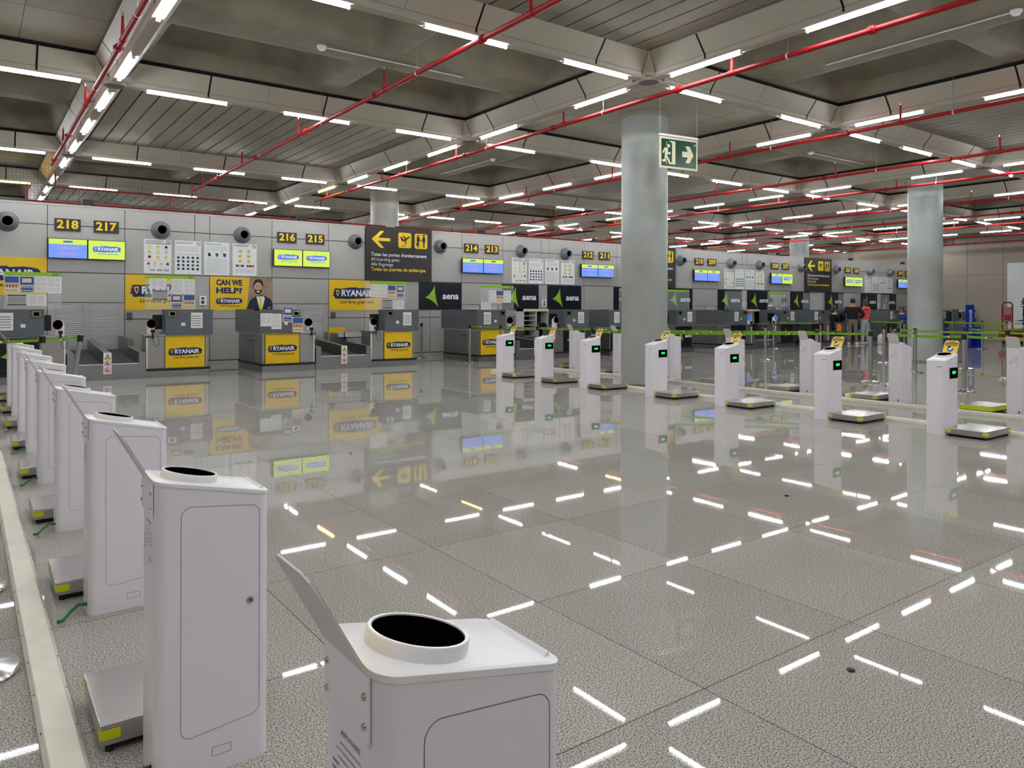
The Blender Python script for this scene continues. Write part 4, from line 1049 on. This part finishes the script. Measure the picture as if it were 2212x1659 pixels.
for a, c, l in (('A0', 'A1', 'green ribbon segment before the yellow panel of desk 214'), ('A1', 'A2', 'green ribbon segment between the first two posts at centre left'), ('A2', 'A3', 'green ribbon segment before desk 213'), ('A3', 'B1', 'long green ribbon passing behind the middle column'), ('B1', 'B2', 'green ribbon segment before the standing couple'),
  ('B3', 'C1', 'lower green ribbon ending at the large right post'), ('C1', 'C2', 'lower green ribbon from the large right post to the right edge'), ('D1', 'D3', 'upper green ribbon crossing before the right column'), ('G2', 'G3', 'green ribbon before the navy panel of desk 207'), ('H1', 'H2', 'short green ribbon left of the right column before desk 206'),
  ('E1', 'E2', 'green ribbon behind the large post at right'), ('K1', 'K4', 'far green ribbon right of the right column, long one'), ('K1', 'K3', 'far green ribbon right of the right column, upper one'), ('K2', 'K4', 'far green ribbon before the red trolleys')):
    ribbon(PO(a), PO(c), l)
ribbon(PO('A4'), (14.4, 8.6), 'lower green ribbon starting beside the middle column', .99)
ribbon(PO('A3'), (13.3, 12.9), 'short green ribbon end behind the middle column')
ribbon(PO('D3'), (18.1, 4.6), 'green ribbon leaving the picture at right above the rightmost kiosk')
t = MB()
for k in range(7): t.box(-.02, .02, -.002, .002, .45+k*.06, .45+k*.06+.035, PRED if k % 2 else PRW)
tag(t.build('warning_strip', loc=(18.86, 13.25, 0)), 'red and white strip hanging beside the post before desk 208', 'strip')

# ------------------------------------------------------------------ exit sign
t = empty('exit_sign', (10.2, 9.02, 3.98), R(-8.5)); tag(t, 'green exit sign with running figure and arrow hanging before the middle column', 'sign')
w2 = .425; h = .6
MB().box(-w2, w2, -.012, .012, 0, h-.05, EXW).build('panel', t)
MB().box(-w2-.01, w2+.01, -.025, .025, h-.04, h, WHITE2).build('top_rail', t, bevel=.004)
MB().box(-w2+.03, w2-.03, -.014, -.012, .035, h-.085, EXG).build('green_field', t)
b = MB(); y = -.0155; Z = .275
b.poly([(.0, .21), (.15, .21), (.15, -.2), (0, -.2), (.045, -.165), (.075, -.165), (.075, .165), (.06, .18)], -.235, y, Z, EXW)
b.disc(-.235, y, Z+.12, .032, EXW, 16)
for P_ in ([(-.07, .085), (0, .085), (0, .01), (.055, .01), (.055, -.03), (-.015, -.03), (-.02, -.05), (-.07, -.05)], [(-.075, .085), (-.125, -.0), (-.105, -.03), (-.06, .05)],
          [(-.07, -.05), (-.02, -.05), (.03, -.12), (.06, -.19), (.02, -.19), (-.02, -.11), (-.05, -.08)], [(-.07, -.05), (-.045, -.07), (-.05, -.165), (-.13, -.165), (-.13, -.13), (-.08, -.13)]):
    b.poly(P_, -.25, y, Z, EXW)
b.box(-.285, -.277, y-.0005, y, Z+.11, Z+.2, EXW).box(-.285, -.277, y-.0005, y, Z-.2, Z-.1, EXW)
b.build('running_figure', t)
MB().poly([(-.13, .05), (.0, .05), (-.06, .15), (.04, .15), (.13, 0), (.04, -.15), (-.06, -.15), (.0, -.05), (-.13, -.05)], .2, -.0155, Z, EXW).build('arrow', t)
MB().box(.35, .375, -.0155, -.0145, .44, .475, PTEXT).build('mark', t)
b = MB()
for s in (-1, 1): b.cyl((s*.42, 0, h), (s*.42, 0, 5.29-3.98), .0025, .0025, GREYPLATE, 6)
b.build('wire', t)

# ------------------------------------------------------------------ far right: gauges, trolleys, booth, poster
def gauge(x, y, lab):
    t = empty('bag_gauge', (x, y, 0)); tag(t, lab, 'bag gauge', 'blue bag gauges'); t.rotation_euler = (0, 0, R(-35))
    MB().box(-.16, .16, 0, .06, .0, 1.68, DBLUE).build('back_panel', t)
    MB().box(-.32, .16, -.5, 0, 0, .05, DBLUE).box(-.32, -.28, -.5, 0, 0, .8, DBLUE).box(.12, .16, -.5, 0, 0, .8, DBLUE).build('bin', t)
    MB().text('RYANAIR', .02, -.003, 1.15, .17, PRW, .02, vert=True).build('lettering', t)
gauge(32.0, 13.25, 'blue bag gauge with vertical white lettering in the middle of the far right')
gauge(32.2, 14.7, 'blue bag gauge half hidden by the right column'); gauge(32.4, 10.95, 'blue bag gauge at the right edge of the picture')
def trolley(x, y, lab):
    t = empty('trolley', (x, y, 0)); tag(t, lab, 'trolley', 'red trolleys'); t.rotation_euler = (0, 0, R(-35))
    b = MB(); b.path([(-.22, 0, .1), (-.22, 0, 1.7), (-.14, 0, 1.8), (.14, 0, 1.8), (.22, 0, 1.7), (.22, 0, .1)], .03, CARTR, 8).build('frame', t)
    MB().box(-.18, .18, -.01, .01, .95, 1.6, mat('pale_pink_board', (206, 150, 150), .5, var=.05)).build('sign_board', t)
    MB().text('20', 0, -.013, 1.15, .3, CARTR, .03).build('lettering', t)
    b = MB(); b.box(-.4, .3, -.7, 0, .3, .6, CARTR).build('basket', t, bevel=.03)
    b = MB()
    for xx in (-.2, .2):
        for yy in (-.6, -.05): b.T = Matrix.Translation((xx, yy, .07)) @ Matrix.Rotation(R(90), 4, 'Y'); b.cyl((0, 0, -.02), (0, 0, .02), .07, .07, BLACK, 12)
    b.build('wheel', t)
    MB().box(-.22, .22, -.65, 0, .1, .14, CARTR).box(-.02, .02, -.3, -.26, .1, .3, CARTR).build('chassis', t)
trolley(36.3, 13.55, 'red trolley with tall handle left of the white panel'); trolley(36.6, 12.6, 'red trolley with tall handle before the white panel')
t = empty('service_counter', (38.6, 16.2, 0)); tag(t, 'grey service counter with dark opening behind the right column', 'counter')
MB().box(-1.3, 1.0, 0, .05, 0, .9, STEELD).box(-1.3, 1.0, 0, .6, .9, .93, STEEL).build('base', t)
MB().box(-1.3, -.7, 0, .05, .93, 1.5, DESKB).box(.5, 1.0, 0, .05, .93, 1.5, DESKB).box(-.7, .5, 0, .3, 1.4, 1.5, GREYPLATE).box(-.7, .5, .5, .55, .93, 1.4, BLACK).build('surround', t)
t = empty('advert_panel', (42.6, 0, 0)); tag(t, 'large white advertising panel on the right end wall', 'poster')
MB().box(-.03, -.005, 13.0, 15.9, .5, 3.85, PRW).build('board', t)
b = MB(); x = -.032
b.text('Mallorca', x, 14.4, 2.45, .22, PRED, .02, .3, 1.0, face='-x'); 
for k in range(3): b.add([(x, 15.3, 1.9-k*.12), (x, 14.4, 1.9-k*.12), (x, 14.4, 1.86-k*.12), (x, 15.3, 1.86-k*.12)], [(0, 1, 2, 3)], SUIT)
b.add([(x, 15.6, .9), (x, 13.0, .9), (x, 13.0, 1.5)], [(0, 1, 2)], PBLUE); b.build('print', t)

# ------------------------------------------------------------------ people
def skin_mesh(name, pts, edges, rad, m, parent, sub=2):
    me = bpy.data.meshes.new(name); me.from_pydata(pts, edges, []); me.materials.append(m)
    o = bpy.data.objects.new(name, me); COL.objects.link(o); o.parent = parent
    sk = o.modifiers.new('skin', 'SKIN'); sk.use_smooth_shade = True
    if not me.skin_vertices: me.skin_vertices.new()
    for i, r_ in enumerate(rad):
        r_ = r_ if isinstance(r_, tuple) else (r_, r_)
        me.skin_vertices[0].data[i].radius = r_
    me.skin_vertices[0].data[0].use_root = True
    s = o.modifiers.new('sub', 'SUBSURF'); s.levels = sub; s.render_levels = sub
    return o
def hand(pts, edges, rad, wrist_i, base, d, side):
    # d: hand direction, side: thumb direction
    d = Vector(d).normalized(); sd = Vector(side).normalized(); p = Vector(base)+d*.06
    pts.append(tuple(p)); rad.append((.035, .02)); edges.append((wrist_i, len(pts)-1)); palm = len(pts)-1
    for k, l in enumerate((.07, .08, .075, .06)):
        q = p+sd*(.03-.02*k)+d*.03; pts.append(tuple(q)); rad.append(.009); edges.append((palm, len(pts)-1))
        q2 = q+d*l*.8+Vector((0, 0, -.01)); pts.append(tuple(q2)); rad.append(.007); edges.append((len(pts)-2, len(pts)-1))
    q = p-d*.02+sd*.035; pts.append(tuple(q)); rad.append(.011); edges.append((palm, len(pts)-1))
    pts.append(tuple(q+d*.04+sd*.02)); rad.append(.009); edges.append((len(pts)-2, len(pts)-1))
def person(loc, rz, label, kind, sc_=1.0, top=CLBLK, legs=CLKHA, shoes=CLWHT, hair=HAIRD, long_hair=False, collar=None, arms='down'):
    # faces local +y
    t = empty('person', loc, rz); t.scale = (sc_,)*3; tag(t, label, 'person')
    bw = 1.22 if arms == 'hips' else 1; st = kind == 'stand'; hz = .95 if st else .55
    pts = [(0, 0, hz), (0, .01, hz+.18), (0, .0, hz+.42), (0, -.01, hz+.52), (0, 0, hz+.60), (0, .01, hz+.70), (0, .01, hz+.79)]
    rad = [(.155, .11), (.14, .1), (.17, .11), (.08, .07), (.055, .055), (.075, .088), (.06, .075)]
    edges = [(0, 1), (1, 2), (2, 3), (3, 4), (4, 5), (5, 6)]
    J = {}
    for s in (-1, 1):
        i0 = len(pts)
        if arms == 'hips': A = [(s*.22, -.01, hz+.45), (s*.4, -.06, hz+.2), (s*.22, .08, hz+.06)]
        elif arms == 'front': A = [(s*.19, 0, hz+.45), (s*.24, .1, hz+.22), (s*.16, .33, hz+.24)]
        else: A = [(s*.2, -.01, hz+.46), (s*.24, -.02, hz+.18), (s*.24, .06, hz-.06)]
        pts += A; rad += [.06, .047, .032]; edges += [(2, i0), (i0, i0+1), (i0+1, i0+2)]
        J[s] = A; dv = Vector(A[2])-Vector(A[1]); hand(pts, edges, rad, i0+2, A[2], dv, (-s, .3, .2))
    LEG = {}
    for s in (-1, 1):
        i0 = len(pts)
        if st: A = [(s*.095, 0, hz-.08), (s*.105, .015, .5), (s*.12+s*.02, -.02, .1), (s*.15, .12, .04)]
        else: A = [(s*.1, .05, hz-.02), (s*.12, .42, hz), (s*.12, .42, .1), (s*.12, .54, .04)]
        pts += A; rad += [.09, .06, .042, (.04, .03)]; edges += [(0, i0), (i0, i0+1), (i0+1, i0+2), (i0+2, i0+3)]; LEG[s] = A
    skin_mesh('body', pts, edges, rad, SKIN, t)
    # face
    b = MB()
    for s in (-1, 1): b.sphere((s*.03, .088, hz+.725), .009, DARK, 8); b.sphere((s*.082, .005, hz+.71), .018, SKIN, 8, 1.5)
    b.add([(-.012, .092, hz+.69), (.012, .092, hz+.69), (0, .118, hz+.692), (0, .092, hz+.73)], [(0, 1, 2), (1, 3, 2), (3, 0, 2)], SKIN)
    b.box(-.022, .022, .088, .094, hz+.662, hz+.668, PRED); b.build('face', t)
    # hair
    b = MB(); b.sphere((0, -.015, hz+.745), .1, hair, 20, 1.08); h = b.build('hair', t, smooth='all')
    if long_hair:
        b = MB(); b.sphere((0, -.06, hz+.66), .085, hair, 16, 1.4); b.build('hair', t, smooth='all')
    # jacket
    P = [(0, 0, hz-.07), (0, .01, hz+.18), (0, 0, hz+.42), (0, -.01, hz+.5)]; rr = [(.17*bw, .125), (.18*bw, .13), (.2*bw, .14), (.1, .09)]; E = [(0, 1), (1, 2), (2, 3)]
    for s in (-1, 1):
        i0 = len(P); A = J[s]; P += [A[0], A[1], tuple(Vector(A[1]).lerp(Vector(A[2]), .92))]; rr += [.08*bw, .066*bw, .048*bw]; E += [(2, i0), (i0, i0+1), (i0+1, i0+2)]
    skin_mesh('jacket', P, E, rr, top, t)
    P = [(0, 0, hz), (0, 0, hz+.1)]; rr = [(.165, .12), (.16, .115)]; E = [(0, 1)]
    for s in (-1, 1):
        i0 = len(P); A = LEG[s]; P += [A[0], A[1], A[2]]; rr += [.1, .075, .058]; E += [(0, i0), (i0, i0+1), (i0+1, i0+2)]
    skin_mesh('trousers', P, E, rr, legs, t)
    for s in (-1, 1):
        A = LEG[s]; x, y, z = A[2]; MB().box(x-.05, x+.05, y-.07, y+.2, 0, .085, shoes).build('shoe', t, bevel=.03)
    if collar:
        b = MB(); b.lathe([(.075, hz+.5), (.095, hz+.52), (.075, hz+.56)], collar, 20); b.build('collar', t, smooth=True)
    return t
person((30.04, 17.0, 0), R(-52), 'person in black jacket and khaki trousers seen from behind, hands on hips', 'stand', 1.09, CLBLK, CLKHA, CLWHT, HAIRD, False, CLORG, 'hips')
pc = person((30.92, 16.95, 0), R(-20), 'person in coral hooded jacket and pale jeans at the desk', 'stand', 1.07, CLCOR, CLJEAN, CLWHT, HAIRB, True, None, 'front')
b = MB(); b.sphere((0, -.1, 1.43), .115, CLCOR, 16, .62); b.build('hood', pc, smooth='all')
t = empty('backpack', (31.5, 16.55, 0)); tag(t, 'pale pink backpack standing on the floor behind the post', 'backpack')
PK = mat('pale_pink_cloth', (226, 214, 214), .8, var=.04)
MB().prism([(-.17, 0), (.17, 0), (.16, .3), (.08, .42), (-.08, .42), (-.16, .3)], -.1, .1, PK, 'y').build('bag', t, bevel=.04, fix=True)
MB().box(-.11, .11, -.14, -.1, .04, .2, PK).build('front_pocket', t, bevel=.015); MB().path([(-.04, 0, .41), (-.03, 0, .47), (.03, 0, .47), (.04, 0, .41)], .01, PK, 6).build('handle', t)
def chair(x, y, lab):
    t = empty('staff_chair', (x, y, 0)); tag(t, lab, 'chair', 'staff chairs')
    MB().box(-.22, .22, -.22, .22, .4, .46, BLACK).build('seat', t, bevel=.02); MB().cyl((0, 0, .02), (0, 0, .4), .03, .03, CHROME, 10).cyl((0, 0, 0), (0, 0, .03), .24, .22, BLACK, 20).build('pedestal', t, smooth=True)
ST = [(27.05, 18.9, -110, 'person in dark suit and white collar behind desk 208', CLBLK, CLWHT, HAIRD, False, 1.1), (28.0, 18.9, -150, 'person in blue jacket behind desk 208', CLBLU, None, HAIRD, False, 1.1),
      (31.33, 18.6, -120, 'seated person with brown hair in black jacket left of the man in black', CLBLK, CLWHT, HAIRB, True, 1.2), (36.45, 19.0, 118, 'person with yellow scarf looking over the desk counter', CLBLK, CLORG, HAIRD, True, 1.05), (36.95, 18.4, 95, 'seated person with brown hair bent over the desk beside the right column', CLBLU, CLWHT, HAIRB, True, 1.18)]
for i, (x, y, a, l, top, col_, hr, lh, s) in enumerate(ST):
    person((x, y, 0), R(a), l, 'sit' if l.startswith('seated') else 'stand', s, top, CLBLK, CLBLK, hr, lh, col_, 'front')
    if l.startswith('seated'): chair(x, y, 'black staff chair under the %s seated person from the left' % ORD[i])
person((37.6, 13.3, 0), R(200), 'person with reddish hair cut off by the right edge', 'stand', 1.15, CLBLK, CLBLK, CLBLK, HAIRB, True)
# orange bag at desk 206, odd scraps on the floor
t = empty('orange_bag', (29.35, 17.2, .45)); tag(t, 'orange and black bag hanging at the desk left of the man in black', 'bag')
MB().prism([(-.12, .1), (.1, .1), (.14, .3), (.05, .42), (-.1, .4)], -.06, .06, CLORG, 'y').build('pouch', t, bevel=.03, fix=True); MB().box(-.1, .1, -.05, .05, -.15, .1, BLACK).build('lower_panel', t, bevel=.02)
for x, y, r_, m_, l in ((2.83, 7.3, .02, PSAND, 'small pinkish scrap lying on the floor before the counters'), (3.17, 7.2, .012, BLACK, 'tiny dark speck on the floor beside the pink scrap'), (2.96, 1.68, .018, SIGNB, 'small grey crumpled scrap on the floor at lower right'), (5.3, 3.55, .02, SIGNB, 'dark scrap on the floor in the right half of the hall')):
    tag(MB().sphere((0, 0, .006), r_, m_, 8, .3).build('floor_scrap', loc=(x, y, 0)), l, 'scrap', 'scraps on the floor')
